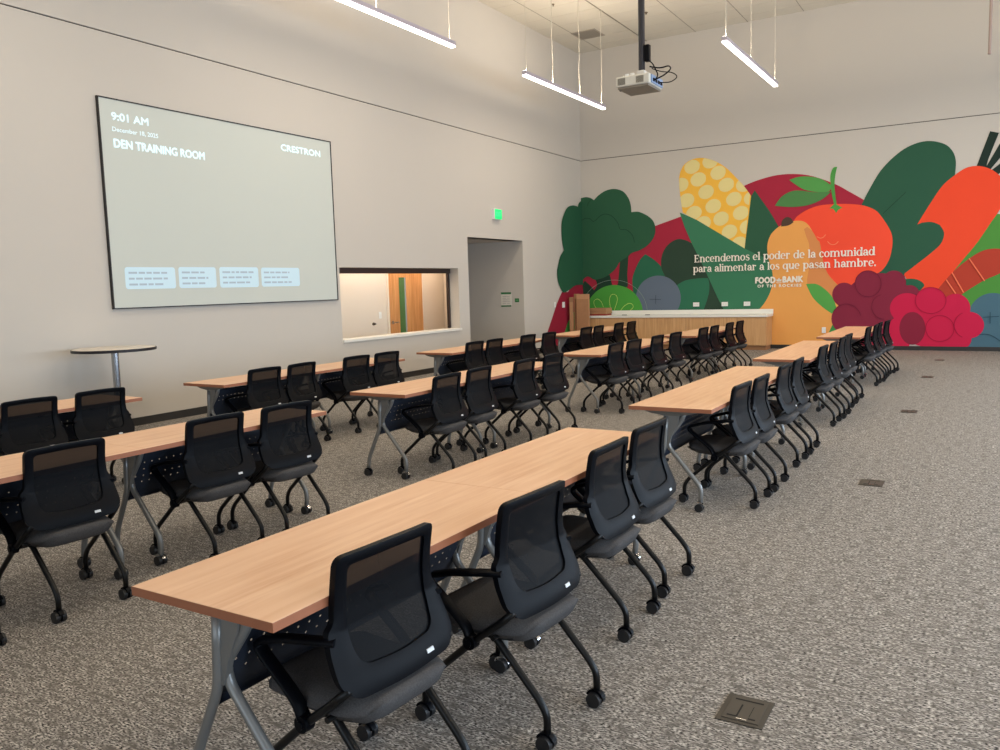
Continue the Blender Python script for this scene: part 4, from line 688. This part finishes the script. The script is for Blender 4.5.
# ------------------------------------------------------------------ folding nesting table
TW, TH_, TT = .586, .74, .028
def caster(bm, x, y, r=.0285, twin=.0165):
    for s in (-1, 1): cyl(bm, (x, y+s*twin, r), (0, 1, 0), r, .020, 18)
    cyl(bm, (x, y, r), (0, 1, 0), r*.55, .03, 12)
    return bm
def caster_hood(bm, x, y, r=.0285):
    """quarter-round cover between the wheels and the stem"""
    pts = [(x+math.cos(a)*(r+.004), y, r+math.sin(a)*(r+.004)) for a in [math.radians(20+i*20) for i in range(8)]]
    sweep(bm, pts, [(.011, .003), (-.011, .003), (-.011, -.006), (.011, -.006)]); return bm
def make_table(length):
    """origin: floor centre; length along y, user side +x"""
    t = thing('training_table', 'x', 'table')
    h = length/2
    o = obj('tabletop', nb(-TW/2, TW/2, -h+.0008, h-.0008, TH_-TT+.0015, TH_, bev=.0015), M_WOOD, t)
    bm = bmesh.new(); e = .0012
    for a in ((-TW/2-e, -TW/2, -h+.0008, h-.0008), (TW/2, TW/2+e, -h+.0008, h-.0008)): box(bm, *a, TH_-TT, TH_-.0012)
    for a in ((-TW/2-e, TW/2+e, -h-e+.0014, -h+.0008), (-TW/2-e, TW/2+e, h-.0008, h+e-.0014)): box(bm, *a, TH_-TT, TH_-.0012)
    obj('edge_band', bm, M_EDGE, t)
    ly = h-.115
    bm = bmesh.new(); box(bm, -.06, -.02, -ly, ly, TH_-TT-.018, TH_-TT, bev=.003); obj('crossbeam', bm, M_STEELBLK, t)
    for s in (-1, 1):
        y = s*ly
        # hinge bracket under the top: a shallow curved wing
        bm = bmesh.new(); pr = [(-.24, .711), (.20, .711), (.18, .698), (.10, .678), (.02, .668), (-.08, .668), (-.17, .682), (-.22, .700)]
        vs = [[bm.verts.new((a, y+q, b)) for a, b in pr] for q in (-.022, .022)]
        bm.faces.new(vs[0]); bm.faces.new(vs[1][::-1])
        for i in range(len(pr)): bm.faces.new((vs[0][i], vs[0][(i+1) % len(pr)], vs[1][(i+1) % len(pr)], vs[1][i]))
        obj('hinge_bracket', bm, M_BRK, t)
        bm = bmesh.new()   # column plate narrowing to the fork
        pr = [(-.075, .70), (.045, .70), (.03, .62), (-.02, .52), (-.045, .44), (-.075, .44), (-.085, .56)]
        vs = [[bm.verts.new((a, y+q, b)) for a, b in pr] for q in (-.012, .012)]
        bm.faces.new(vs[0]); bm.faces.new(vs[1][::-1])
        for i in range(len(pr)): bm.faces.new((vs[0][i], vs[0][(i+1) % len(pr)], vs[1][(i+1) % len(pr)], vs[1][i]))
        obj('column_plate', bm, M_SILVER, t)
        for nm, pts, cx in (('front', [(.07, .69), (.045, .63), (-.055, .50), (-.045, .44), (.175, .18), (.185, .13), (.178, .068)], .172),
                            ('rear', [(-.055, .66), (-.065, .52), (-.07, .43), (-.19, .18), (-.205, .13), (-.212, .068)], -.218)):
            q = .017 if nm == 'front' else -.017
            o = obj('leg', tube(bmesh.new(), [(a, y-s*q*.6, b) for a, b in pts], .0165, 12, .05), M_SILVER, t, True)
            obj('caster', caster(bmesh.new(), cx, y-s*q*.6), M_RUBBER, o, True, 35)
            bm = caster_hood(bmesh.new(), cx, y-s*q*.6); obj('caster_hood', bm, M_CHROME if nm == 'front' else M_BLACK, o, True, 50)
    # perforated modesty panel: curved sheet hung from the beam
    bm = bmesh.new(); prof = [(-.006, .668), (.004, .652), (-.004, .60), (-.025, .52), (-.062, .44), (-.088, .395), (-.105, .372), (-.085, .366)]
    pts = [Vector((a, 0, b)) for a, b in prof]; Y = [-h+.105+(2*h-.21)*i/16 for i in range(17)]
    g = [[bm.verts.new((p.x, y, p.z)) for y in Y] for p in pts]
    for i in range(len(g)-1):
        for j in range(16): bm.faces.new((g[i][j], g[i][j+1], g[i+1][j+1], g[i+1][j]))
    obj('modesty_panel', bm, M_PERF, t, True)
    for s in (-1, 0, 1):
        bm = nb(-.02, .02, s*(ly-.16)-.012, s*(ly-.16)+.012, .655, .712, bev=.003); tube(bm, [(.01, s*(ly-.16), .66), (.05, s*(ly-.16)+.03, .70), (.05, s*(ly-.16)+.03, .712)], .006, 6, .01)
        obj('panel_clip', bm, M_STEELBLK, t)
    return t
M_BRK = mat('bracket_grey', rgb((112, 110, 104)), .5, metal=.2)

# ------------------------------------------------------------------ nesting chair; origin on the floor under the seat, sitter faces -x
def make_chair():
    c = thing('training_chair', 'x', 'chair')
    def BX(y, z):
        """x of the back shell at height z, sides wrapping forward"""
        T = [(.43, .178), (.47, .172), (.52, .152), (.58, .126), (.64, .108), (.70, .106), (.76, .112), (.82, .122), (.88, .136)]
        for (z0, x0), (z1, x1) in zip(T[:-1], T[1:]):
            if z <= z1 or z1 == .88: t = (z-z0)/(z1-z0); x = x0+(x1-x0)*max(0, t); break
        return x-.024*(y/.23)**2*(.6+.4*min(1, max(0, (z-.45)/.35)))
    def loop(pts, rads, n=5):
        out = []; N = len(pts)
        for i in range(N):
            a, b, d = Vector(pts[i-1]), Vector(pts[i]), Vector(pts[(i+1) % N]); r = min(rads[i], (a-b).length*.45, (d-b).length*.45)
            p = b+(a-b).normalized()*r; q = b+(d-b).normalized()*r
            for k in range(n+1):
                t = k/n; out.append(p*(1-t)**2+b*2*t*(1-t)+q*t*t)
        return out
    O = [(0, .866), (.208, .856), (.208, .74), (.214, .665), (.236, .642), (.246, .56), (.248, .500), (.200, .455), (0, .448), (-.200, .455), (-.248, .500), (-.246, .56), (-.236, .642), (-.214, .665), (-.208, .74), (-.208, .856)]
    I = [(0, .832), (.168, .824), (.166, .74), (.168, .68), (.170, .63), (.168, .59), (.160, .55), (.132, .530), (0, .521), (-.132, .530), (-.160, .55), (-.168, .59), (-.170, .63), (-.168, .68), (-.166, .74), (-.168, .824)]
    ro = [.1, .03, .04, .015, .015, .03, .04, .05, .1, .05, .04, .03, .015, .015, .04, .03]
    ol = loop(O, ro); il = loop(I, [.1, .02, .04, .02, .02, .02, .03, .05, .1, .05, .03, .02, .02, .02, .04, .02])
    bm = bmesh.new(); n = len(ol)
    def mk(l, d): return [bm.verts.new((BX(p.x, p.y)+d, p.x, p.y)) for p in l]
    mid = [(a+b)/2 for a, b in zip(ol, il)]
    of, mf, inf, ib, mb, ob = mk(ol, -.010), mk(mid, -.014), mk(il, -.006), mk(il, .010), mk(mid, .019), mk(ol, .012)
    ringz = [of, mf, inf, ib, mb, ob]
    for k in range(6):
        A, B = ringz[k], ringz[(k+1) % 6]
        for i in range(n): bm.faces.new((A[i], A[(i+1) % n], B[(i+1) % n], B[i]))
    fr = obj('backrest_frame', bm, M_BLACK, c, True, 50)
    bm = bmesh.new(); R = 6; cen = Vector((0, .66)); rings = []
    for k in range(R, 0, -1): rings.append([bm.verts.new((BX(q.x, q.y)+.001+.0, q.x, q.y)) for q in [cen+(p-cen)*(k/R) for p in il]])
    for a in range(R-1):
        for i in range(n): bm.faces.new((rings[a][i], rings[a][(i+1) % n], rings[a+1][(i+1) % n], rings[a+1][i]))
    v = bm.verts.new((BX(0, .66)+.001, 0, .66))
    for i in range(n): bm.faces.new((rings[-1][i], rings[-1][(i+1) % n], v))
    obj('back_mesh', bm, M_MESH, c, True)
    bm = bmesh.new(); yy, zz = .10, .487
    vs = [bm.verts.new((BX(a, b)+.0185, a, b)) for a, b in ((yy-.016, zz-.0055), (yy+.016, zz-.0055), (yy+.016, zz+.0055), (yy-.016, zz+.0055))]
    v2 = [bm.verts.new(q.co+Vector((.0035, 0, 0))) for q in vs]; bm.faces.new(vs[::-1]); bm.faces.new(v2)
    for i in range(4): bm.faces.new((vs[i], vs[(i+1) % 4], v2[(i+1) % 4], v2[i]))
    obj('maker_tag', bm, M_TAG, c)
    # seat cushion: rounded pad with a waterfall front and a drooping rear lobe
    bm = bmesh.new(); nx, ny = 18, 12; top, bot = [], []
    for i in range(nx+1):
        u = i/nx; x = -.238+.440*u; a, b = [], []
        wy = .222*min(1, (1-(1-min(1, u*6+.25))**2)**.5)*(1-(max(0, u-.72)/.28)**2.2*.32)
        zt = .447-.018*(max(0, .2-u)/.2)**2-.012*math.sin(PI*u)-.016*(max(0, u-.75)/.25)**2; th = .084*min(1, math.sin(PI*min(.5, (u+.02)*2.5)))*min(1, (1-(max(0, u-.86)/.145)**2)**.5+.03)
        for j in range(ny+1):
            v = -1+2*j/ny; y = wy*v; e = (1-abs(v)**5)
            a.append(bm.verts.new((x, y, zt-th*.5+th*.5*e**.5))); b.append(bm.verts.new((x, y*.97, zt-th*.5-th*.5*e**.5-.008*math.sin(PI*u)-.0001)))
        top.append(a); bot.append(b)
    for i in range(nx):
        for j in range(ny):
            bm.faces.new((top[i][j], top[i][j+1], top[i+1][j+1], top[i+1][j])); bm.faces.new((bot[i][j], bot[i+1][j], bot[i+1][j+1], bot[i][j+1]))
        bm.faces.new((top[i][0], top[i+1][0], bot[i+1][0], bot[i][0])); bm.faces.new((top[i][ny], bot[i][ny], bot[i+1][ny], top[i+1][ny]))
    for j in range(ny): bm.faces.new((top[0][j], bot[0][j], bot[0][j+1], top[0][j+1])); bm.faces.new((top[nx][j], top[nx][j+1], bot[nx][j+1], bot[nx][j]))
    obj('seat', bm, M_FAB, c, True)
    bm = bmesh.new(); pr = [(-.235, .400), (-.20, .378), (-.05, .362), (.08, .362), (.13, .372), (.12, .40), (-.1, .41)]
    vs = [[bm.verts.new((a, s*.19, b)) for a, b in pr] for s in (-1, 1)]; bm.faces.new(vs[0]); bm.faces.new(vs[1][::-1])
    for i in range(len(pr)): bm.faces.new((vs[0][i], vs[0][(i+1) % len(pr)], vs[1][(i+1) % len(pr)], vs[1][i]))
    obj('seat_shell', bm, M_SHELL, c, True, 40)
    # crossbars tying the two sides together
    bm = bmesh.new(); tube(bm, [(-.012, -.235, .352), (-.012, .235, .352)], .012, 8, 0, (1, 0, 0)); tube(bm, [(.075, -.235, .382), (.075, .235, .382)], .010, 8, 0, (1, 0, 0))
    obj('crossbar', bm, M_STEELBLK, c, True, 50)
    for s in (-1, 1):
        y = s*.236
        a = obj('armrest', sweep(bmesh.new(), fillet([(.112, y-s*.016, .617), (.08, y-s*.002, .618), (-.08, y+s*.006, .594), (-.185, y+s*.004, .566), (-.205, y, .548), (-.188, y, .524), (-.075, y, .438), (-.038, y, .405), (-.016, y, .352)], .02, 3), rrect(.022, .009, .3)), M_BLACK, c, True, 50)
        obj('pivot_cap', cyl(cyl(bmesh.new(), (-.014, y+s*.004, .352), (0, 1, 0), .026, .034, 16), (-.014, y+s*.022, .352), (0, 1, 0), .014, .01, 12), M_BLACK, a, True, 40)
        # upright link from pivot to the back shell, running into the front leg
        o = obj('leg', tube(bmesh.new(), [(.160, y-s*.014, .490), (.10, y-s*.004, .436), (-.012, y, .350), (-.205, y, .180), (-.238, y, .130), (-.240, y, .066)], .0138, 10, .024), M_STEELBLK, c, True)
        obj('caster', caster(bmesh.new(), -.245, y), M_RUBBER, o, True, 35); obj('caster_hood', caster_hood(bmesh.new(), -.245, y), M_BLACK, o, True, 50)
        y = s*.178
        o = obj('leg', tube(bmesh.new(), [(.0, y+s*.03, .362), (.02, y+s*.012, .375), (.045, y, .360), (.225, y, .175), (.255, y, .130), (.256, y, .066)], .0138, 10, .024), M_STEELBLK, c, True)
        obj('caster', caster(bmesh.new(), .25, y), M_RUBBER, o, True, 35); obj('caster_hood', caster_hood(bmesh.new(), .25, y), M_BLACK, o, True, 50)
    return c
def copy_tree(o, parent=None):
    n = o.copy(); COL.objects.link(n); n.parent = parent
    for ch in list(o.children): copy_tree(ch, n)
    return n

# groups of two tables: (row, index, left x, y start, y end, tables shown)
GR = [('C', 0, 6.95, 1.43, 4.36, 2), ('C', 1, 6.955, 5.31, 8.17, 2), ('C', 2, 6.92, 8.94, 11.75, 2), ('C', 3, 6.96, 12.48, 15.25, 2),
      ('B', 0, 4.44, 1.38, 4.33, 2), ('B', 1, 4.45, 5.24, 8.10, 2), ('B', 2, 4.50, 9.05, 11.88, 2), ('B', 3, 4.57, 12.55, 15.35, 2),
      ('A', 0, 2.31, 1.45, 4.35, 1), ('A', 1, 2.29, 5.24, 8.05, 2), ('A', 2, 2.42, 8.90, 11.75, 2), ('A', 3, 2.49, 12.50, 15.30, 2)]
ROWN = {'C': 'right-hand row beside the open aisle', 'B': 'middle row', 'A': 'row by the screen wall'}
ROWS = {'C': 'aisle row', 'B': 'middle row', 'A': 'screen-wall row'}
PAIR = ['front', 'second', 'third', 'farthest']
TN = {('C', 0): 'front pair of the aisle row', ('C', 1): 'second pair of the aisle row', ('C', 2): 'third pair of the aisle row', ('C', 3): 'farthest pair of the aisle row, before the painted blackberry',
      ('B', 0): 'front pair of the middle row', ('B', 1): 'second pair of the middle row', ('B', 2): 'third pair of the middle row', ('B', 3): 'farthest pair of the middle row, before the oak counter',
      ('A', 0): 'front pair by the screen wall', ('A', 1): 'second pair by the screen wall, below the window', ('A', 2): 'third pair by the screen wall, before the alcove', ('A', 3): 'farthest pair by the screen wall, before the cardboard'}
tabs = {}
for row, gi, x, ya, yb, cnt in GR:
    ln = (yb-ya)/2
    for k in range(2):
        if cnt == 1 and k == 0: continue
        key = round(ln, 2)
        if not tabs: t = make_table(1.43); tabs['p'] = t
        else: t = copy_tree(tabs['p'])
        t.location = (x+TW/2, ya+ln*(k+.5), 0); t.scale = (1, ln/1.43, 1)
        t['label'] = 'beech-topped folding table, %s of the %s' % (('nearer', 'farther')[k], TN[(row, gi)]); t['group'] = 'training tables in the '+ROWS[row]
CH = {('C', 0): [(7.60, 1.85, 4), (7.735, 2.53, 4), (7.63, 3.45, 0), (7.61, 4.03, 2)],
      ('C', 1): [(7.62, 5.86, 2), (7.635, 6.37, 0), (7.62, 7.28, 1), (7.62, 7.85, -1)],
      ('C', 2): [(7.58, 9.42, 1), (7.60, 9.98, 0), (7.57, 10.85, 0), (7.56, 11.40, 2)],
      ('C', 3): [(7.60, 13.08, 1), (7.63, 13.65, -2), (7.62, 14.35, 0), (7.67, 14.90, 3)],
      ('B', 0): [(4.98, 1.72, 2), (4.99, 2.38, 3), (5.05, 3.33, 2), (5.11, 3.90, 5)],
      ('B', 1): [(5.12, 5.76, -1), (5.08, 6.33, -1), (5.10, 7.17, 0), (5.08, 7.84, 2)],
      ('B', 2): [(5.13, 9.45, 2), (5.13, 10.06, 4), (5.14, 10.93, 2), (5.17, 11.62, 3)],
      ('B', 3): [(5.19, 12.85, 2), (5.22, 13.42, 1), (5.18, 14.38, 1), (5.23, 14.98, 1)],
      ('A', 0): [(2.95, 3.38, 1), (2.89, 3.96, 3)],
      ('A', 1): [(2.93, 5.73, 1), (2.92, 6.24, -3), (2.84, 7.12, 3), (2.93, 7.67, 4)],
      ('A', 2): [(2.92, 9.42, 2), (2.97, 9.95, 1), (3.08, 10.90, 3), (3.13, 11.50, 2)],
      ('A', 3): [(3.09, 12.90, 2), (3.12, 13.42, -1), (3.07, 14.35, 0), (3.16, 14.90, 0)]}
proto = None
ORD = ['nearest', 'second', 'third', 'farthest']
for (row, gi), lst in CH.items():
    o_ = ORD if len(lst) == 4 else ['nearer visible', 'farther visible']
    for i, (xb, yc, dg) in enumerate(lst):
        if proto is None: c = proto = make_chair()
        else: c = copy_tree(proto)
        xb = max(xb, [g[2] for g in GR if g[0] == row and g[1] == gi][0]+TW+.052)
        c.location = (xb-.125, yc, 0); c.rotation_euler = (0, 0, math.radians(-dg))
        c['label'] = 'black mesh-back chair, %s at the %s' % (o_[i], TN[(row, gi)])
        c['group'] = 'mesh-back chairs in the '+ROWS[row]

# ------------------------------------------------------------------ floor boxes
FBL = ['largest floor power box with open slots near the front chairs', 'second floor power box along the open aisle', 'third floor power box along the open aisle', 'fourth floor power box, small and dark in the aisle', 'farthest floor power box near the painted raspberry']
fb0 = None
M_FB = mat('floor_box_bronze', rgb((62, 57, 50)), .5, metal=.2)
M_SLOT = mat('slot_black', rgb((12, 12, 12)), .8)
for i, (x, y) in enumerate([(8.378, 2.91), (8.365, 6.76), (8.33, 10.57), (8.30, 14.29), (8.33, 17.23)]):
    if fb0 is None:
        fb0 = t = thing('floor_box', 'x', 'floor box')
        bm = bmesh.new(); box(bm, -.085, .085, -.105, .105, 0, .004, bev=.0015); obj('rim', bm, M_FB, t)
        obj('lid', nb(-.066, .066, -.086, .086, .004, .0065, bev=.001), mat('floor_box_lid', rgb((70, 64, 56)), .5, metal=.2), t)
        bm = bmesh.new()
        box(bm, -.052, .052, .062, .070, .0062, .0074); box(bm, -.052, -.018, -.066, -.058, .0062, .0074); box(bm, -.020, -.014, -.066, .03, .0062, .0074); box(bm, .024, .05, -.066, -.058, .0062, .0074); box(bm, .024, .026, -.05, .03, .0062, .0072)
        obj('cord_slot', bm, M_SLOT, t); obj('latch', nb(-.016, .022, -.078, -.072, .0062, .0078), M_CHROME, t)
    else: t = copy_tree(fb0)
    t.location = (x, y, 0); t['label'] = FBL[i]; t['group'] = 'floor boxes along the aisle'

# ------------------------------------------------------------------ pendants
M_FIX = mat('fixture_aluminium', rgb((196, 188, 200)), .4, metal=.2)
M_GLOW = mat('lamp_diffuser', (1, 1, 1, 1), .5, emit=((1, .93, .88, 1), 4))
M_WIRE = mat('hanger_wire', rgb((214, 206, 190)), .4)
def pendant(x, ya, yb, label, wires):
    t = thing('pendant_light', label, 'light', (x, (ya+yb)/2, HP), 0, 'linear pendant lights'); h = (yb-ya)/2
    bm = nb(-.045, .045, -h, h, -.004, .058, bev=.003); obj('housing', bm, M_FIX, t)
    bm = bmesh.new(); box(bm, -.043, .043, -h+.004, h-.004, -.038, -.0045, bev=.008); obj('diffuser', bm, M_GLOW, t)
    obj('uplight_strip', nb(-.03, .03, -h+.01, h-.01, .0585, .064), M_GLOW, t)
    for wy, r, wob in wires:
        yy = wy-(ya+yb)/2; pts = [(0, yy, .032)]; n = 10; rr = random.Random(int(wy*10))
        for k in range(1, n): pts.append((wob*(rr.random()-.5), yy+wob*(rr.random()-.5), .032+(ZC-HP-.032)*k/n))
        pts.append((0, yy, ZC-HP)); o = obj('hanger_cord' if r > .006 else 'hanger_wire', tube(bmesh.new(), pts, r, 6, .05, (1, 0, 0)), M_WIRE, t, True)
        obj('canopy', lathe(bmesh.new(), [(.03, -.012), (.03, 0)], 14, (0, yy, ZC-HP)), M_WIRE, o)
    return t
pendant(1.79, 13.27, 16.82, 'glowing linear pendant hung between the exit sign and the projector', [(13.36, .004, 0), (14.4, .009, .02), (15.6, .009, .03), (16.7, .0065, .01)])
pendant(1.74, 7.49, 11.09, 'glowing linear pendant cut by the top edge above the screen', [(7.6, .004, 0), (9.2, .008, .01), (10.98, .004, 0)])
pendant(5.355, 13.41, 17.05, 'glowing linear pendant to the right of the projector', [(13.5, .009, 0), (15.1, .004, 0), (16.95, .004, 0)])
# slim rod hanging near the right edge
rd = thing('hanging_rod', 'slim pinkish-grey rod hanging from the ceiling at the right edge', 'rod', (9.01, 11.7, 4.2))
M_ROD = mat('rod_paint', rgb((150, 132, 124)), .5)
obj('tube', tube(bmesh.new(), [(0, 0, 0), (0, 0, ZC-4.2)], .019, 10, 0), M_ROD, rd, True, 50); obj('end_cap', lathe(bmesh.new(), [(.014, -.012), (.021, -.006), (.021, .01)], 12), M_ROD, rd, True, 40)
obj('flange', lathe(bmesh.new(), [(.06, ZC-4.2-.01), (.06, ZC-4.2)], 16), M_ROD, rd)

# ------------------------------------------------------------------ ceiling fittings
vt = thing('ceiling_vent', 'square grey ceiling vent in the corner above the pendant', 'vent', (.88, 18.04, ZC))
bm = bmesh.new(); box(bm, -.30, .30, -.30, -.27, -.014, 0); box(bm, -.30, .30, .27, .30, -.014, 0); box(bm, -.30, -.27, -.27, .27, -.014, 0); box(bm, .27, .30, -.27, .27, -.014, 0)
obj('frame', bm, mat('vent_grey', rgb((168, 158, 144)), .6), vt)
bm = bmesh.new()
for k in range(12): box(bm, -.27, .27, -.26+k*.044, -.235+k*.044, -.010, -.004)
obj('louvres', bm, mat('vent_slat', rgb((150, 142, 130)), .6), vt); obj('duct_back', nb(-.27, .27, -.27, .27, -.003, 0), mat('vent_dark', rgb((96, 90, 82)), .8), vt)
for x, y, l, r in ((2.55, 17.4, 'small dark sprinkler head in the ceiling left of the projector pole', .04), (1.15, 15.75, 'tiny sprinkler head in the ceiling beyond the pendant wires', .03)):
    t = thing('sprinkler', l, 'sprinkler', (x, y, ZC)); obj('escutcheon', lathe(bmesh.new(), [(r, -.008), (r, 0)], 16), mat('brass', rgb((130, 112, 84)), .4, metal=.5), t)
    obj('nozzle', lathe(bmesh.new(), [(r*.5, -.04), (r*.3, -.02), (r*.3, -.008)], 12), mat('nozzle_dark', rgb((80, 70, 58)), .4, metal=.5), t)

# ------------------------------------------------------------------ projector on its pole
pj = thing('projector', 'white ceiling projector hanging on a long black pole, cables behind', 'projector', (6.045, 7.95, 3.50))
M_PJ = mat('projector_shell', rgb((214, 210, 198)), .45); M_PJD = mat('projector_bottom', rgb((128, 120, 106)), .6); M_PJG = mat('vent_grid', rgb((120, 114, 102)), .6)
obj('shell', nb(-.18, .17, -.20, .18, .02, .115, bev=.012), M_PJ, pj); obj('underside', nb(-.165, .155, -.185, .165, .0, .02, bev=.004), M_PJD, pj)
bm = bmesh.new()
for x0 in (-.155, .035):
    for k in range(9): box(bm, x0+k*.009, x0+k*.009+.005, -.2035, -.199, .035, .098)
obj('vent_grille', bm, M_PJG, pj)
M_PJB = mat('rear_panel_blue', rgb((128, 152, 188)), .4)
obj('connector_panel', nb(.17, .182, -.16, .15, .028, .105), M_PJB, pj)
bm = bmesh.new()
for k in range(4): box(bm, .182, .190, -.13+k*.07, -.09+k*.07, .045, .075, bev=.002)
obj('socket', bm, M_BLACK, pj)
obj('lens_ring', cyl(bmesh.new(), (-.195, .0, .065), (1, 0, 0), .042, .04, 24), M_BLACK, pj, True, 40); obj('lens', cyl(bmesh.new(), (-.212, .0, .065), (1, 0, 0), .033, .012, 24), mat('lens_glass', rgb((30, 34, 44)), .05), pj, True, 40)
bm = bmesh.new(); box(bm, -.05, .09, -.08, .08, .118, .13); box(bm, -.02, .06, -.04, .04, .13, .19, bev=.008)
for sx, sy in ((-.12, -.14), (-.12, .12), (.13, -.14), (.13, .12)): tube(bm, [(.02, 0, .128), (sx, sy, .128), (sx, sy, .112)], .008, 6, .01, (0, 0, 1))
obj('mount_bracket', bm, mat('mount_white', rgb((208, 206, 200)), .4), pj)
bm = bmesh.new()
for sx in (-.085, -.03): cyl(bm, (sx, -.13, .132), (0, 0, 1), .022, .03, 14)
obj('adjusting_knob', bm, M_PLATE, pj, True, 40)
obj('pole', tube(bmesh.new(), [(.02, 0, .19), (.02, 0, ZC-3.5)], .033, 16, 0), mat('pole_black', rgb((36, 36, 44)), .35), pj, True, 50)
obj('pole_flange', lathe(bmesh.new(), [(.10, ZC-3.52), (.10, ZC-3.5)], 24, (.02, 0, 0)), M_BLACK, pj)
obj('junction_box', nb(.055, .105, -.03, .03, .27, .43, bev=.006), M_BLACK, pj)
bm = bmesh.new(); tube(bm, [(.09, 0, .28), (.14, -.02, .24), (.20, -.03, .12), (.185, -.06, .07)], .006, 6, .05)
tube(bm, [(.19, -.10, .06), (.29, -.10, .09), (.34, -.05, .15), (.30, 0, .20), (.20, .02, .19), (.10, 0, .22)], .007, 6, .06)
tube(bm, [(.19, .04, .06), (.30, .06, .05), (.38, .04, .09), (.33, 0, .13), (.22, 0, .15), (.12, .01, .2)], .005, 6, .06)
obj('cables', bm, M_BLACK, pj, True)
